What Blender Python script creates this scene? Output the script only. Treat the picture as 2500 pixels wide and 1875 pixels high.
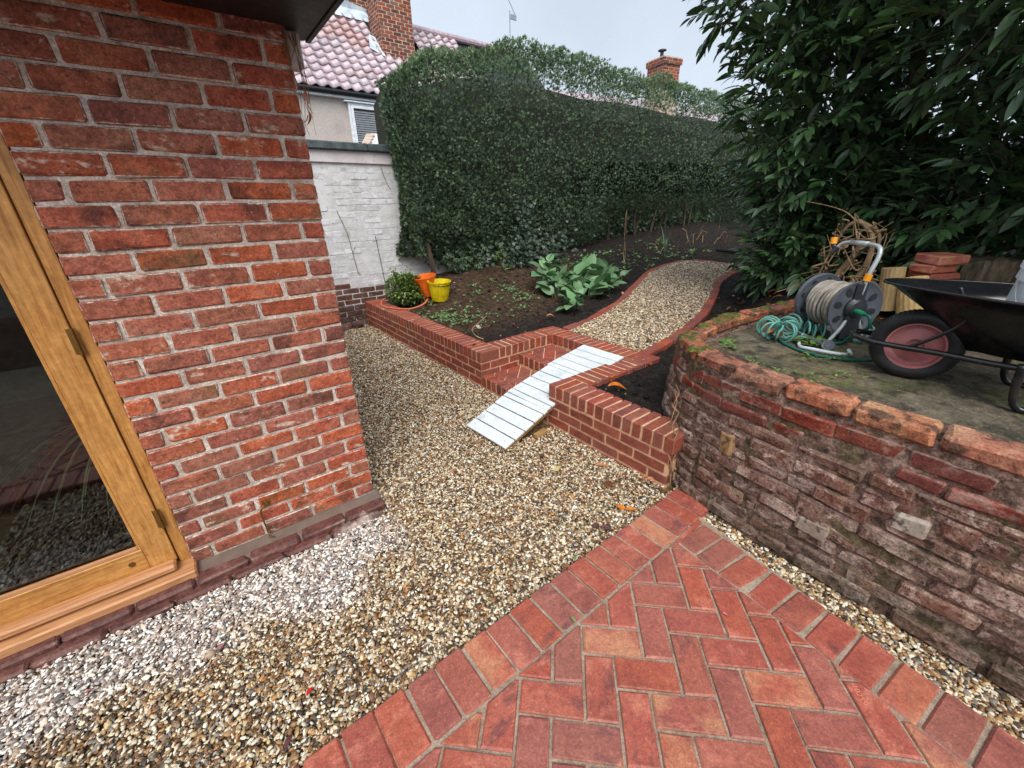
import bpy, math, random
import numpy as np
from mathutils import Matrix, Vector, Euler, noise as mnoise
R=math.radians
rng=np.random.default_rng(7); random.seed(7)
S=bpy.context.scene
for o in list(bpy.data.objects): bpy.data.objects.remove(o)
COL=S.collection

# ------------------------------------------------------------------ camera, sky, sun, exposure
F,YAW,PITCH,ROLL=998.852,.9093,.4171,-.0189
CAM=Vector((-1.939,-2.9515,1.5801))
def cam_axes():
    cy,sy,cp,sp=math.cos(YAW),math.sin(YAW),math.cos(PITCH),math.sin(PITCH)
    f=Vector((cy*cp,sy*cp,-sp)); r=Vector((sy,-cy,0)); u=r.cross(f)
    c,s=math.cos(ROLL),math.sin(ROLL)
    return c*r+s*u, c*u-s*r, f
cr,cu,cf=cam_axes()
cd=bpy.data.cameras.new('camera'); cam=bpy.data.objects.new('camera',cd); COL.objects.link(cam)
cd.sensor_width=36; cd.lens=F/2500*36; cd.clip_start=.02; cd.clip_end=2000
mw=Matrix((cr,cu,-cf)).transposed().to_4x4(); mw.translation=CAM; cam.matrix_world=mw
S.camera=cam
W=bpy.data.worlds.new('World'); S.world=W; W.use_nodes=True
SUN_EL,SUN_AZ=R(52),R(238)      # azimuth measured from +X towards +Y, where the sun stands
def build_world():
    t=W.node_tree; t.nodes.clear()
    out=t.nodes.new('ShaderNodeOutputWorld'); bg=t.nodes.new('ShaderNodeBackground')
    sky=t.nodes.new('ShaderNodeTexSky'); sky.sky_type='NISHITA'; sky.sun_disc=False
    sky.sun_elevation=SUN_EL; sky.sun_rotation=R(90)-SUN_AZ; sky.air_density=1.0; sky.dust_density=6.0; sky.ozone_density=1.0
    hs=t.nodes.new('ShaderNodeHueSaturation'); hs.inputs['Saturation'].default_value=.38
    tc=t.nodes.new('ShaderNodeTexCoord'); nz=t.nodes.new('ShaderNodeTexNoise')
    nz.inputs['Scale'].default_value=2.2; nz.inputs['Detail'].default_value=5; nz.inputs['Roughness'].default_value=.5
    mr=t.nodes.new('ShaderNodeMapRange'); mr.inputs[1].default_value=.3; mr.inputs[2].default_value=.75
    mr.inputs[3].default_value=.88; mr.inputs[4].default_value=1.12
    vm=t.nodes.new('ShaderNodeVectorMath'); vm.operation='SCALE'
    mx=t.nodes.new('ShaderNodeMix'); mx.data_type='RGBA'; mx.inputs[0].default_value=.55   # cloud deck over the clear sky
    mx.inputs[7].default_value=(5.9,6.9,8.1,1)
    L=t.links.new
    L(sky.outputs[0],hs.inputs['Color']); L(hs.outputs[0],mx.inputs[6])
    L(tc.outputs['Generated'],nz.inputs['Vector']); L(nz.outputs[0],mr.inputs[0])
    L(mx.outputs[2],vm.inputs[0]); L(mr.outputs[0],vm.inputs['Scale']); L(vm.outputs[0],bg.inputs[0])
    bg.inputs[1].default_value=.09
    L(bg.outputs[0],out.inputs[0])
build_world()
sl=bpy.data.lights.new('sun','SUN'); sl.energy=1.5; sl.angle=R(40); sl.color=(1,.96,.9)
so=bpy.data.objects.new('sun',sl); COL.objects.link(so)
sd=Vector((math.cos(SUN_EL)*math.cos(SUN_AZ),math.cos(SUN_EL)*math.sin(SUN_AZ),math.sin(SUN_EL)))
so.rotation_euler=sd.to_track_quat('Z','Y').to_euler(); so.location=(0,0,20)
V=S.view_settings; V.view_transform='Standard'; V.look='None'; V.gamma=1; V.use_curve_mapping=False; V.exposure=.85
S.cycles.max_bounces=6

# ------------------------------------------------------------------ helpers: objects
WM={}
def setp(o,**k):
    for a,b in k.items():
        if b is not None: o[a]=b
    return o
def link(o,parent=None,M=None):
    M=Matrix() if M is None else M
    COL.objects.link(o); WM[o]=M
    if parent is not None:
        o.parent=parent; o.matrix_basis=WM[parent].inverted()@M
    else: o.matrix_basis=M
    return o
def thing(name,label,cat,loc=(0,0,0),group=None,rz=0,M=None):
    o=bpy.data.objects.new(name,None); o.empty_display_size=.1
    link(o,None,M if M is not None else Matrix.Translation(loc)@Matrix.Rotation(rz,4,'Z'))
    return setp(o,label=label,category=cat,group=group)
def T(x,y,z): return Matrix.Translation((x,y,z))
def Rz(a): return Matrix.Rotation(a,4,'Z')
def me_new(name,v,f,mats,smooth=False,midx=None,half=None):
    me=bpy.data.meshes.new(name)
    v=np.asarray(v,float)
    me.from_pydata([tuple(p) for p in v],[],f)
    for m in (mats if isinstance(mats,(list,tuple)) else [mats]): me.materials.append(m)
    if midx is not None: me.polygons.foreach_set('material_index',np.asarray(midx,np.int32))
    if smooth: me.polygons.foreach_set('use_smooth',np.ones(len(me.polygons),bool))
    if half is not None:
        a=me.attributes.new('half','FLOAT_VECTOR','POINT'); a.data.foreach_set('vector',np.tile(np.array(half,np.float32),len(v)))
    me.update(); return me
def me_fast(name,v,quads,mats,smooth=False):
    """large uniform meshes: v (n,3), quads (m,k)"""
    me=bpy.data.meshes.new(name); v=np.ascontiguousarray(v,np.float32); q=np.ascontiguousarray(quads,np.int32)
    m,k=q.shape
    me.vertices.add(len(v)); me.vertices.foreach_set('co',v.ravel())
    me.loops.add(m*k); me.loops.foreach_set('vertex_index',q.ravel())
    me.polygons.add(m); me.polygons.foreach_set('loop_start',np.arange(0,m*k,k,dtype=np.int32))
    if smooth: me.polygons.foreach_set('use_smooth',np.ones(m,bool))
    me.materials.append(mats); me.update(calc_edges=True); me.validate(); return me
def ob(name,me,parent=None,M=None,**k):
    o=bpy.data.objects.new(name,me); link(o,parent,M); return setp(o,**k)
def orient(v,f):
    c=np.mean(v,0); out=[]
    for q in f:
        p=v[list(q)]; n=np.cross(p[1]-p[0],p[2]-p[0])
        if np.dot(n,p.mean(0)-c)<0: q=q[::-1]
        out.append(tuple(q))
    return out
def chbox(l,w,h,c=.004,jit=0.0,r=None):
    """chamfered box, 44 triangles, corners may be knocked about"""
    V=[];idx={}
    r=r or rng
    for sx in (-1,1):
        for sy in (-1,1):
            for sz in (-1,1):
                j=r.normal(0,jit,3) if jit else np.zeros(3)
                cc=c*(1+ (abs(r.normal(0,.6)) if jit else 0))
                B=np.array([sx*l/2,sy*w/2,sz*h/2])+j
                for a in range(3):
                    p=B.copy()
                    for b in range(3):
                        if b!=a: p[b]-=(sx,sy,sz)[b]*cc
                    idx[sx,sy,sz,a]=len(V); V.append(p)
    V=np.array(V); f=[]
    for a in range(3):
        o=[b for b in range(3) if b!=a]
        for s in (-1,1):
            q=[]
            for p0,p1 in ((-1,-1),(1,-1),(1,1),(-1,1)):
                k=[0,0,0]; k[a]=s; k[o[0]]=p0; k[o[1]]=p1; q.append(idx[(*k,a)])
            f.append(q)
        # edges parallel to axis a
        for s0 in (-1,1):
            for s1 in (-1,1):
                k0=[0,0,0]; k0[o[0]]=s0; k0[o[1]]=s1
                ka=list(k0); ka[a]=-1; kb=list(k0); kb[a]=1
                f.append([idx[(*ka,o[0])],idx[(*kb,o[0])],idx[(*kb,o[1])],idx[(*ka,o[1])]])
    for sx in (-1,1):
        for sy in (-1,1):
            for sz in (-1,1): f.append([idx[sx,sy,sz,0],idx[sx,sy,sz,1],idx[sx,sy,sz,2]])
    return V,orient(V,f)
_bc={}
def brick_me(l,w,h,mat,var=0,c=.004,jit=.0012):
    k=(round(l,3),round(w,3),round(h,3),mat.name,var,c,jit)
    if k not in _bc:
        v,f=chbox(l,w,h,c,jit,np.random.default_rng(hash(k[:3])%9999+var))
        _bc[k]=me_new('brick',v,f,mat,half=(l/2,w/2,h/2))
    return _bc[k]
def brick(parent,l,w,h,M,mat,c=.004,jit=.0012,nv=4,name='brick',rot=.004,off=.0015):
    M=M@T(*rng.normal(0,off,3))@Euler(tuple(rng.normal(0,rot,3))).to_matrix().to_4x4()
    if rng.random()<.5: M=M@Rz(math.pi)
    return ob(name,brick_me(l,w,h,mat,int(rng.integers(nv)),c,jit),parent,M)
def prism_me(poly,z0,z1,c,mat,name='brick',half=None):
    p=np.array(poly); n=len(p); cen=p.mean(0)
    d=cen-p; L=np.linalg.norm(d,axis=1,keepdims=True); ins=p+d*np.minimum(.45,c*1.5/L)
    V=np.concatenate([np.c_[p,np.full(n,z0)],np.c_[p,np.full(n,z1-c)],np.c_[ins,np.full(n,z1)]])
    f=[list(range(n)),list(range(2*n,3*n))]
    for i in range(n):
        j=(i+1)%n; f+= [[i,j,n+j,n+i],[n+i,n+j,2*n+j,2*n+i]]
    V=V-np.array([*cen,0]); 
    return me_new(name,V,orient(V,f),mat,half=half or (9,9,9)),cen
def clip(poly,a,b):
    """keep the part of poly left of the line a->b"""
    out=[]; a=np.array(a);b=np.array(b); d=b-a
    s=lambda p:d[0]*(p[1]-a[1])-d[1]*(p[0]-a[0])
    for i in range(len(poly)):
        p,q=np.array(poly[i]),np.array(poly[(i+1)%len(poly)]); sp,sq=s(p),s(q)
        if sp>=0: out.append(p)
        if sp*sq<0: out.append(p+(q-p)*sp/(sp-sq))
    return out
def area(p): 
    p=np.array(p); x,y=p[:,0],p[:,1]; return abs(np.dot(x,np.roll(y,1))-np.dot(y,np.roll(x,1)))/2
class MB:
    """gathers shapes into one mesh"""
    def __init__(s): s.v=[];s.f=[];s.m=[];s.n=0
    def add(s,v,f,mi=0):
        v=np.asarray(v,float); s.v.append(v); s.f+=[tuple(i+s.n for i in q) for q in f]; s.m+=[mi]*len(f); s.n+=len(v); return s
    def box(s,x0,x1,y0,y1,z0,z1,c=.003,mi=0,M=None):
        v,f=chbox(x1-x0,y1-y0,z1-z0,min(c,(x1-x0)/3,(y1-y0)/3,(z1-z0)/3)); v=v+np.array([(x0+x1)/2,(y0+y1)/2,(z0+z1)/2])
        if M is not None: v=np.array([M@Vector(p) for p in v])
        return s.add(v,f,mi)
    def tube(s,pts,r,n=8,mi=0,closed=False,cap=True):
        P=[Vector(p) for p in pts]; m=len(P); rr=r if hasattr(r,'__len__') else [r]*m
        V=[];prev=None
        for i in range(m):
            a=P[(i-1)%m] if (closed or i>0) else P[i]; b=P[(i+1)%m] if (closed or i<m-1) else P[i]
            t=(b-a); t=t.normalized() if t.length>1e-9 else Vector((0,0,1))
            if prev is None:
                u=t.cross(Vector((0,0,1))); 
                if u.length<.1: u=t.cross(Vector((0,1,0)))
            else:
                u=prev-t*prev.dot(t)
            u.normalize(); prev=u; w=t.cross(u)
            for k in range(n):
                an=2*math.pi*k/n; V.append(P[i]+(u*math.cos(an)+w*math.sin(an))*rr[i])
        f=[]
        for i in range(m if closed else m-1):
            j=(i+1)%m
            for k in range(n):
                l=(k+1)%n; f.append((i*n+k,i*n+l,j*n+l,j*n+k))
        if cap and not closed: f+= [tuple(range(n))[::-1],tuple((m-1)*n+k for k in range(n))]
        return s.add(V,f,mi)
    def lathe(s,prof,M=None,n=32,mi=0,cap0=False,cap1=False):
        V=[];f=[]
        for r,z in prof:
            for k in range(n):
                a=2*math.pi*k/n; V.append(Vector((r*math.cos(a),r*math.sin(a),z)))
        for i in range(len(prof)-1):
            for k in range(n):
                l=(k+1)%n; f.append((i*n+k,i*n+l,(i+1)*n+l,(i+1)*n+k))
        if cap0: f.append(tuple(range(n))[::-1])
        if cap1: f.append(tuple((len(prof)-1)*n+k for k in range(n)))
        if M is not None: V=[M@p for p in V]
        return s.add(V,f,mi)
    def me(s,name,mats,smooth=False,half=None):
        v=np.concatenate(s.v); return me_new(name,v,s.f,mats,smooth,s.m,half)
    def build(s,name,mats,parent=None,M=None,smooth=False,half=None,**k):
        """the shapes are given in world coordinates; M is the object's own frame"""
        me=s.me(name,mats,smooth,half)
        if M is not None: me.transform(M.inverted())
        return ob(name,me,parent,M,**k)
def smooth_by_angle(o,a=40):
    me=o.data; me.polygons.foreach_set('use_smooth',np.ones(len(me.polygons),bool))
    try: me.set_sharp_from_angle(angle=R(a))
    except Exception: pass
    return o
def spline(P,n=6,closed=False):
    P=[Vector(p) for p in P]; m=len(P); out=[]
    for i in range(m if closed else m-1):
        g=lambda k:P[k%m] if closed else P[min(max(k,0),m-1)]
        p0,p1,p2,p3=g(i-1),g(i),g(i+1),g(i+2)
        for j in range(n):
            t=j/n; out.append(.5*((2*p1)+(p2-p0)*t+(2*p0-5*p1+4*p2-p3)*t*t+(3*p1-p0-3*p2+p3)*t**3))
    if not closed: out.append(P[-1])
    return out
def resample(P,step):
    P=[Vector(p) for p in P]; L=[0]
    for a,b in zip(P,P[1:]): L.append(L[-1]+(b-a).length)
    out=[];d=0;i=0
    while d<=L[-1]+1e-9:
        while i<len(P)-2 and L[i+1]<d: i+=1
        t=(d-L[i])/max(1e-9,L[i+1]-L[i]); out.append(P[i].lerp(P[i+1],t)); d+=step
    return out
def sstep(a,b,x): 
    t=np.clip((x-a)/(b-a),0,1); return t*t*(3-2*t)
def fbm(x,y,z=0,oct=3): return mnoise.fractal(Vector((x,y,z)),1.0,2.0,oct)

# ------------------------------------------------------------------ helpers: materials
def srgb(r,g,b): 
    f=lambda c:(c/255/12.92 if c<=10 else ((c/255+.055)/1.055)**2.4)
    return (f(r),f(g),f(b),1)
class NT:
    def __init__(s,name):
        s.mat=bpy.data.materials.new(name); s.mat.use_nodes=True; s.t=s.mat.node_tree; s.t.nodes.clear()
        s.out=s.n('ShaderNodeOutputMaterial'); s.b=s.n('ShaderNodeBsdfPrincipled'); s.l(s.b.outputs[0],s.out.inputs[0])
    def n(s,ty,**k):
        n=s.t.nodes.new(ty)
        for a,b in k.items(): setattr(n,a,b)
        return n
    def l(s,a,b): s.t.links.new(a,b)
    def put(s,sock,v):
        if isinstance(v,bpy.types.NodeSocket): s.l(v,sock)
        else: sock.default_value=v
    def math(s,op,a,b=0,clamp=False):
        n=s.n('ShaderNodeMath',operation=op,use_clamp=clamp); s.put(n.inputs[0],a); s.put(n.inputs[1],b); return n.outputs[0]
    def mr(s,v,a,b,c=0,d=1):
        n=s.n('ShaderNodeMapRange',interpolation_type='SMOOTHSTEP')
        s.put(n.inputs[0],v); s.put(n.inputs[1],a); s.put(n.inputs[2],b); s.put(n.inputs[3],c); s.put(n.inputs[4],d); return n.outputs[0]
    def noise(s,vec,scale,detail=4,rough=.55,dist=0):
        n=s.n('ShaderNodeTexNoise'); s.l(vec,n.inputs['Vector']); n.inputs['Scale'].default_value=scale
        n.inputs['Detail'].default_value=detail; n.inputs['Roughness'].default_value=rough; n.inputs['Distortion'].default_value=dist; return n.outputs[0]
    def ramp(s,fac,cols):
        n=s.n('ShaderNodeValToRGB'); s.l(fac,n.inputs[0]); e=n.color_ramp.elements
        m=len(cols)
        ps=[c[1] if isinstance(c[1],(int,float)) and len(c)==2 else i/(m-1) for i,c in enumerate(cols)]
        cs=[c[0] if len(c)==2 else c for c in cols]
        e[0].position=ps[0]; e[0].color=cs[0]; e[1].position=ps[-1]; e[1].color=cs[-1]
        for p,c in list(zip(ps,cs))[1:-1]:
            x=e.new(p); x.color=c
        return n.outputs[0]
    def mix(s,f,a,b,mode='MIX'):
        n=s.n('ShaderNodeMix',data_type='RGBA',blend_type=mode); s.put(n.inputs[0],f); s.put(n.inputs[6],a); s.put(n.inputs[7],b); return n.outputs[2]
def mat(name,cols,scale=8,detail=5,k=0.0,var=(0,0,.0),over=(),rough=.7,rvar=.1,bump=(60,.3,.004),spec=.4,coord='Object',stretch=None,metal=0,grain=None,island=False,dist=0,bump2=None,coat=0,transl=0):
    """colour ramp over noise (k: share that is one random value for each object) with overlays of stains, moss, mortar smears"""
    m=NT(name); tc=m.n('ShaderNodeTexCoord'); oi=m.n('ShaderNodeObjectInfo'); ge=m.n('ShaderNodeNewGeometry')
    rnd=oi.outputs['Random']
    if island: rnd=m.math('FRACT',m.math('ADD',ge.outputs['Random Per Island'],rnd))
    base=tc.outputs['Object'] if coord=='Object' else ge.outputs['Position']
    ov=m.n('ShaderNodeVectorMath',operation='ADD'); m.l(base,ov.inputs[0])
    if coord=='Object':
        cx=m.n('ShaderNodeCombineXYZ'); m.l(m.math('MULTIPLY',rnd,37.3),cx.inputs[0]); m.l(m.math('MULTIPLY',rnd,91.7),cx.inputs[1]); m.l(m.math('MULTIPLY',rnd,53.1),cx.inputs[2])
        m.l(cx.outputs[0],ov.inputs[1])
    vec=ov.outputs[0]
    svec=vec
    if stretch:
        sm=m.n('ShaderNodeVectorMath',operation='MULTIPLY'); m.l(vec,sm.inputs[0]); sm.inputs[1].default_value=stretch; svec=sm.outputs[0]
    nz=m.noise(svec,scale,detail,.6,dist)
    nz=m.mr(nz,.25,.75)
    fac=nz if k<=0 else m.math('ADD',m.math('MULTIPLY',nz,1-k),m.math('MULTIPLY',rnd,k))
    col=m.ramp(fac,cols) if len(cols)>1 else None
    if col is None:
        c=m.n('ShaderNodeRGB'); c.outputs[0].default_value=cols[0]; col=c.outputs[0]
    if any(var):
        hs=m.n('ShaderNodeHueSaturation'); m.l(col,hs.inputs['Color'])
        r2=m.math('FRACT',m.math('MULTIPLY',rnd,7.13)); r3=m.math('FRACT',m.math('MULTIPLY',rnd,13.7))
        m.l(m.math('ADD',.5-var[0]/2,m.math('MULTIPLY',r3,var[0])),hs.inputs['Hue'])
        m.l(m.math('ADD',1-var[1]/2,m.math('MULTIPLY',r2,var[1])),hs.inputs['Saturation'])
        m.l(m.math('ADD',1-var[2]/2,m.math('MULTIPLY',r2,var[2])),hs.inputs['Value']); col=hs.outputs[0]
    rg=None; hgt=None; sep=None; gh=None
    def grained(col):
        for sc,am in grain:
            g=m.noise(vec,sc,3,.7); gv=m.mr(g,.3,.7,1-am,1+am); vs=m.n('ShaderNodeVectorMath',operation='SCALE'); m.l(col,vs.inputs[0]); m.l(gv,vs.inputs['Scale']); col=vs.outputs[0]
        return col
    for o in over:
        w=o.get('coord',coord); v=vec if w==coord else (ge.outputs['Position'] if w=='World' else vec)
        if o.get('st'):
            sm=m.n('ShaderNodeVectorMath',operation='MULTIPLY'); m.l(v,sm.inputs[0]); sm.inputs[1].default_value=o['st']; v=sm.outputs[0]
        nn=m.noise(v,o.get('scale',10),o.get('detail',5),o.get('rough',.6))
        if 'edge' in o:
            ax=o['axes']; at=m.n('ShaderNodeAttribute',attribute_name='half')
            s1=m.n('ShaderNodeSeparateXYZ'); m.l(at.outputs['Vector'],s1.inputs[0]); s2=m.n('ShaderNodeSeparateXYZ'); m.l(tc.outputs['Object'],s2.inputs[0])
            ds=[m.math('SUBTRACT',s1.outputs[a],m.math('ABSOLUTE',s2.outputs[a])) for a in (0,1,2)]
            lo_,hi_=m.math('MINIMUM',ds[0],ds[1]),m.math('MAXIMUM',ds[0],ds[1])
            d=m.math('MAXIMUM',lo_,m.math('MINIMUM',hi_,ds[2]))      # distance to the nearest edge of the face
            d=m.math('ADD',d,0); d=m.math('ADD',d,m.math('MULTIPLY',m.math('SUBTRACT',nn,.5),o['rag']))
            mk=m.mr(d,o['edge']*.5,o['edge'],1,0)
        else: mk=m.mr(nn,o['lo'],o['hi'])
        if o.get('up'):
            s1=m.n('ShaderNodeSeparateXYZ'); m.l(ge.outputs['Normal'],s1.inputs[0]); mk=m.math('MULTIPLY',mk,m.mr(s1.outputs[2],o['up'][0],o['up'][1]))
        if o.get('some'):   # only on a share of the objects
            r4=m.math('FRACT',m.math('MULTIPLY',rnd,o.get('seed',29.3))); mk=m.math('MULTIPLY',mk,m.math('LESS_THAN',r4,o['some']))
        if o.get('box'):    # only where a world axis lies between two values
            a,b0,b1=o['box']; s1=m.n('ShaderNodeSeparateXYZ'); m.l(ge.outputs['Position'],s1.inputs[0])
            mk=m.math('MULTIPLY',mk,m.mr(m.math('ADD',s1.outputs[a],m.math('MULTIPLY',m.math('SUBTRACT',nn,.5),o.get('brag',.3))),b0,b1))
        mk=m.math('MULTIPLY',mk,o.get('amt',1))
        col=m.mix(mk,col,o['col'])
        if 'rg' in o: rg=m.math('ADD',m.math('MULTIPLY',rg if rg is not None else rough,m.math('SUBTRACT',1,mk)),m.math('MULTIPLY',mk,o['rg']))
        if 'h' in o: h=m.math('MULTIPLY',mk,o['h']); hgt=h if hgt is None else m.math('ADD',hgt,h)
    if grain: col=grained(col)
    m.l(col,m.b.inputs['Base Color'])
    rn=m.noise(vec,scale*3,3)
    base_r=rg if rg is not None else rough
    m.l(m.math('ADD',base_r,m.math('MULTIPLY',m.math('SUBTRACT',rn,.5),rvar*2),True),m.b.inputs['Roughness'])
    m.b.inputs['Specular IOR Level'].default_value=spec; m.b.inputs['Metallic'].default_value=metal
    if coat: m.b.inputs['Coat Weight'].default_value=coat; m.b.inputs['Coat Roughness'].default_value=.15
    if bump:
        bn=m.noise(svec if stretch else vec,bump[0],6,.65)
        if bump2: bn=m.math('ADD',bn,m.math('MULTIPLY',m.noise(vec,bump2[0],4,.6),bump2[1]))
        if hgt is not None: bn=m.math('ADD',bn,hgt)
        bp=m.n('ShaderNodeBump'); m.l(bn,bp.inputs['Height']); bp.inputs['Strength'].default_value=bump[1]; bp.inputs['Distance'].default_value=bump[2]
        m.l(bp.outputs[0],m.b.inputs['Normal'])
    if transl:
        tr=m.n('ShaderNodeBsdfTranslucent'); m.l(col,tr.inputs[0]); ms=m.n('ShaderNodeMixShader'); ms.inputs[0].default_value=transl
        m.l(m.b.outputs[0],ms.inputs[1]); m.l(tr.outputs[0],ms.inputs[2]); m.l(ms.outputs[0],m.out.inputs[0])
    return m.mat
def flat(name,c,rough=.5,spec=.5,metal=0,**k): return mat(name,[tuple(x*.82 for x in c[:3])+(1,),tuple(min(1,x*1.12) for x in c[:3])+(1,)],scale=k.pop('scale',14),rough=rough,spec=spec,metal=metal,**k)
# ------------------------------------------------------------------ materials
G=lambda r,g,b:srgb(r,g,b)
m_oldbrick=mat('old_brick',[G(118,68,54),G(152,84,64),G(168,98,76),G(168,114,90)],scale=11,k=.35,var=(.010,.2,.3),rough=.8,spec=.3,
    over=[dict(scale=5.2,lo=.52,hi=.66,col=G(84,50,42),amt=.75,some=.5,seed=17.1),dict(scale=44,lo=.6,hi=.68,col=G(76,48,42),amt=.7),dict(scale=8,lo=.56,hi=.7,col=G(176,112,90),amt=.6,st=(.4,1,1.6)),
          dict(scale=2.6,lo=.55,hi=.68,col=G(122,92,62),amt=.7,some=.4,seed=31.7),
          dict(scale=20,lo=.58,hi=.68,col=G(206,186,168),amt=.8,some=.38,seed=11.3,st=(.55,1,1)),
          dict(scale=60,lo=.66,hi=.72,col=G(214,200,184),amt=.6),
          dict(scale=38,edge=.005,rag=.013,axes=(0,2),col=G(198,184,168),amt=.95,rg=.9,h=.25)],
    bump=(45,.8,.008),bump2=(14,.9),grain=((150,.30),(48,.28)))
m_newbrick=mat('new_brick',[G(110,56,46),G(132,68,55),G(144,78,62),G(156,92,74)],scale=14,k=.4,var=(.01,.15,.25),rough=.72,spec=.35,
    over=[dict(scale=5,lo=.56,hi=.7,col=G(104,62,50),amt=.6,some=.45,seed=23.1),dict(scale=90,lo=.62,hi=.72,col=G(190,120,96),amt=.5),
          dict(scale=45,edge=.003,rag=.006,axes=(0,2),col=G(204,160,126),amt=.6)],
    bump=(70,.35,.003),stretch=None,grain=((160,.22),(50,.18)))
m_paver=mat('paver_brick',[G(130,70,60),G(148,80,67),G(156,88,73),G(166,100,82)],scale=10,k=.35,var=(.006,.15,.22),rough=.5,spec=.45,
    over=[dict(scale=7,lo=.54,hi=.68,col=G(190,118,98),amt=.6,some=.8,seed=13.7,st=(1,1.6,1)),
          dict(scale=9,lo=.52,hi=.66,col=G(94,58,60),amt=.7,some=.5,seed=19.9,st=(.7,1.8,1),detail=8,rough=.7),
          dict(scale=7,lo=.40,hi=.66,col=G(186,132,98),amt=.75,some=.13,seed=41.3),
          dict(scale=110,lo=.64,hi=.72,col=G(196,140,116),amt=.5),dict(scale=90,lo=.62,hi=.7,col=G(96,58,52),amt=.45),
          dict(scale=40,edge=.004,rag=.009,axes=(0,1),col=G(150,118,98),amt=.65)],
    bump=(95,.55,.004),bump2=(11,.8),grain=((170,.22),(55,.16)))
m_dirtybrick=mat('weathered_brick',[G(86,62,54),G(114,84,74),G(136,108,96),G(158,136,122)],scale=12,k=.25,var=(.015,.3,.25),rough=.9,spec=.2,
    over=[dict(scale=6,lo=.46,hi=.64,col=G(182,162,150),amt=.7,some=.75,seed=15.1),dict(scale=22,lo=.55,hi=.66,col=G(196,178,166),amt=.6),
          dict(scale=20,lo=.56,hi=.66,col=G(46,38,34),amt=.85),
          dict(scale=70,lo=.57,hi=.64,col=G(34,30,28),amt=.75),
          dict(scale=3.5,lo=.55,hi=.7,col=G(66,62,38),amt=.6,coord='World'),
          dict(scale=6,lo=.35,hi=.62,col=G(62,60,46),amt=.75,coord='World',box=(2,.30,.02),brag=.25),
          dict(scale=30,edge=.010,rag=.028,axes=(0,2),col=G(112,92,82),amt=.8)],
    bump=(26,1,.012),bump2=(80,.6),grain=((130,.3),(40,.3)))
m_oldred=mat('old_red_brick',[G(84,44,38),G(108,56,46),G(124,68,56),G(140,92,80)],scale=10,k=.3,var=(.01,.2,.3),rough=.85,spec=.25,over=[dict(scale=40,lo=.57,hi=.66,col=G(46,36,34),amt=.8),dict(scale=9,lo=.54,hi=.66,col=G(166,140,128),amt=.55),dict(scale=30,edge=.007,rag=.018,axes=(0,2),col=G(128,118,106),amt=.75)],bump=(34,.8,.008),grain=((130,.3),(40,.2)))
m_dirtymortar=mat('weathered_mortar',[G(84,66,58),G(112,92,82),G(140,120,108)],scale=9,rough=.95,spec=.15,coord='World',grain=((120,.35),(36,.35)),
    over=[dict(scale=14,lo=.55,hi=.65,col=G(48,42,36),amt=.8),dict(scale=5,lo=.5,hi=.65,col=G(74,72,44),amt=.7),dict(scale=6,lo=.35,hi=.62,col=G(62,60,46),amt=.7,box=(2,.30,.02),brag=.25),
          dict(scale=4,lo=.56,hi=.66,col=G(118,78,70),amt=.6)],bump=(32,.9,.012))
m_capbrick=mat('coping_brick',[G(104,72,58),G(140,86,66),G(158,104,80),G(176,138,108)],scale=8,k=.5,var=(.01,.2,.25),rough=.85,spec=.25,
    over=[dict(scale=11,lo=.48,hi=.62,col=G(62,50,44),amt=.85),dict(scale=34,lo=.6,hi=.68,col=G(40,36,34),amt=.75),
          dict(scale=9,lo=.50,hi=.62,col=G(84,84,46),amt=.8,up=(.2,.8),some=.35,seed=27.7,h=.5),
          dict(scale=30,edge=.006,rag=.015,axes=(0,1),col=G(150,136,116),amt=.6)],bump=(34,.9,.010),bump2=(90,.4),grain=((130,.3),(40,.3)))
m_oldmortar=mat('old_mortar',[G(164,150,138),G(196,184,172),G(212,202,192)],scale=14,rough=.92,spec=.2,coord='World',grain=((170,.28),(60,.2)),
    over=[dict(scale=26,lo=.6,hi=.72,col=G(120,104,90),amt=.6)],bump=(60,.7,.006),bump2=(18,.7))
m_newmortar=mat('new_mortar',[G(178,138,108),G(204,164,130),G(214,178,146)],scale=20,rough=.9,spec=.2,coord='World',bump=(120,.4,.003))
m_pavemortar=mat('paving_mortar',[G(126,108,94),G(150,132,116),G(164,148,132)],scale=16,rough=.85,spec=.25,coord='World',grain=((190,.3),(60,.2)),
    over=[dict(scale=60,lo=.58,hi=.68,col=G(112,96,80),amt=.6)],bump=(110,.5,.003),bump2=(20,.6))
m_plinth=mat('plinth_brick',[G(72,44,40),G(94,56,50),G(112,76,68)],grain=((130,.3),(40,.25)),scale=10,k=.3,rough=.6,spec=.45,
    over=[dict(scale=9,lo=.5,hi=.64,col=G(176,160,150),amt=.8,coord='World',box=(0,-1.75,-1.5),brag=.3,st=(1,1,1)),
          dict(scale=28,edge=.006,rag=.012,axes=(0,1),col=G(140,124,112),amt=.7)],bump=(40,.6,.006))
m_oak=mat('oak',[G(140,92,42),G(176,122,62),G(190,138,76),G(204,152,88)],scale=10,detail=7,rough=.42,spec=.5,stretch=(9,9,.6),bump=(30,.12,.002),dist=.6,k=.1,grain=((60,.10),(14,.10)))
m_oakh=mat('oak_rail',[G(140,92,42),G(176,122,62),G(190,138,76),G(204,152,88)],scale=10,detail=7,rough=.42,spec=.5,stretch=(.6,9,9),bump=(30,.12,.002),dist=.6,k=.1,grain=((60,.10),(14,.10)))
m_oaksill=mat('oak_sill',[G(150,104,66),G(184,132,90),G(200,150,106)],scale=10,detail=7,rough=.55,stretch=(.6,9,9),bump=(30,.2,.002),dist=.6,k=.1)
m_brass=flat('aged_brass',G(150,116,64),rough=.4,metal=.9)
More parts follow.
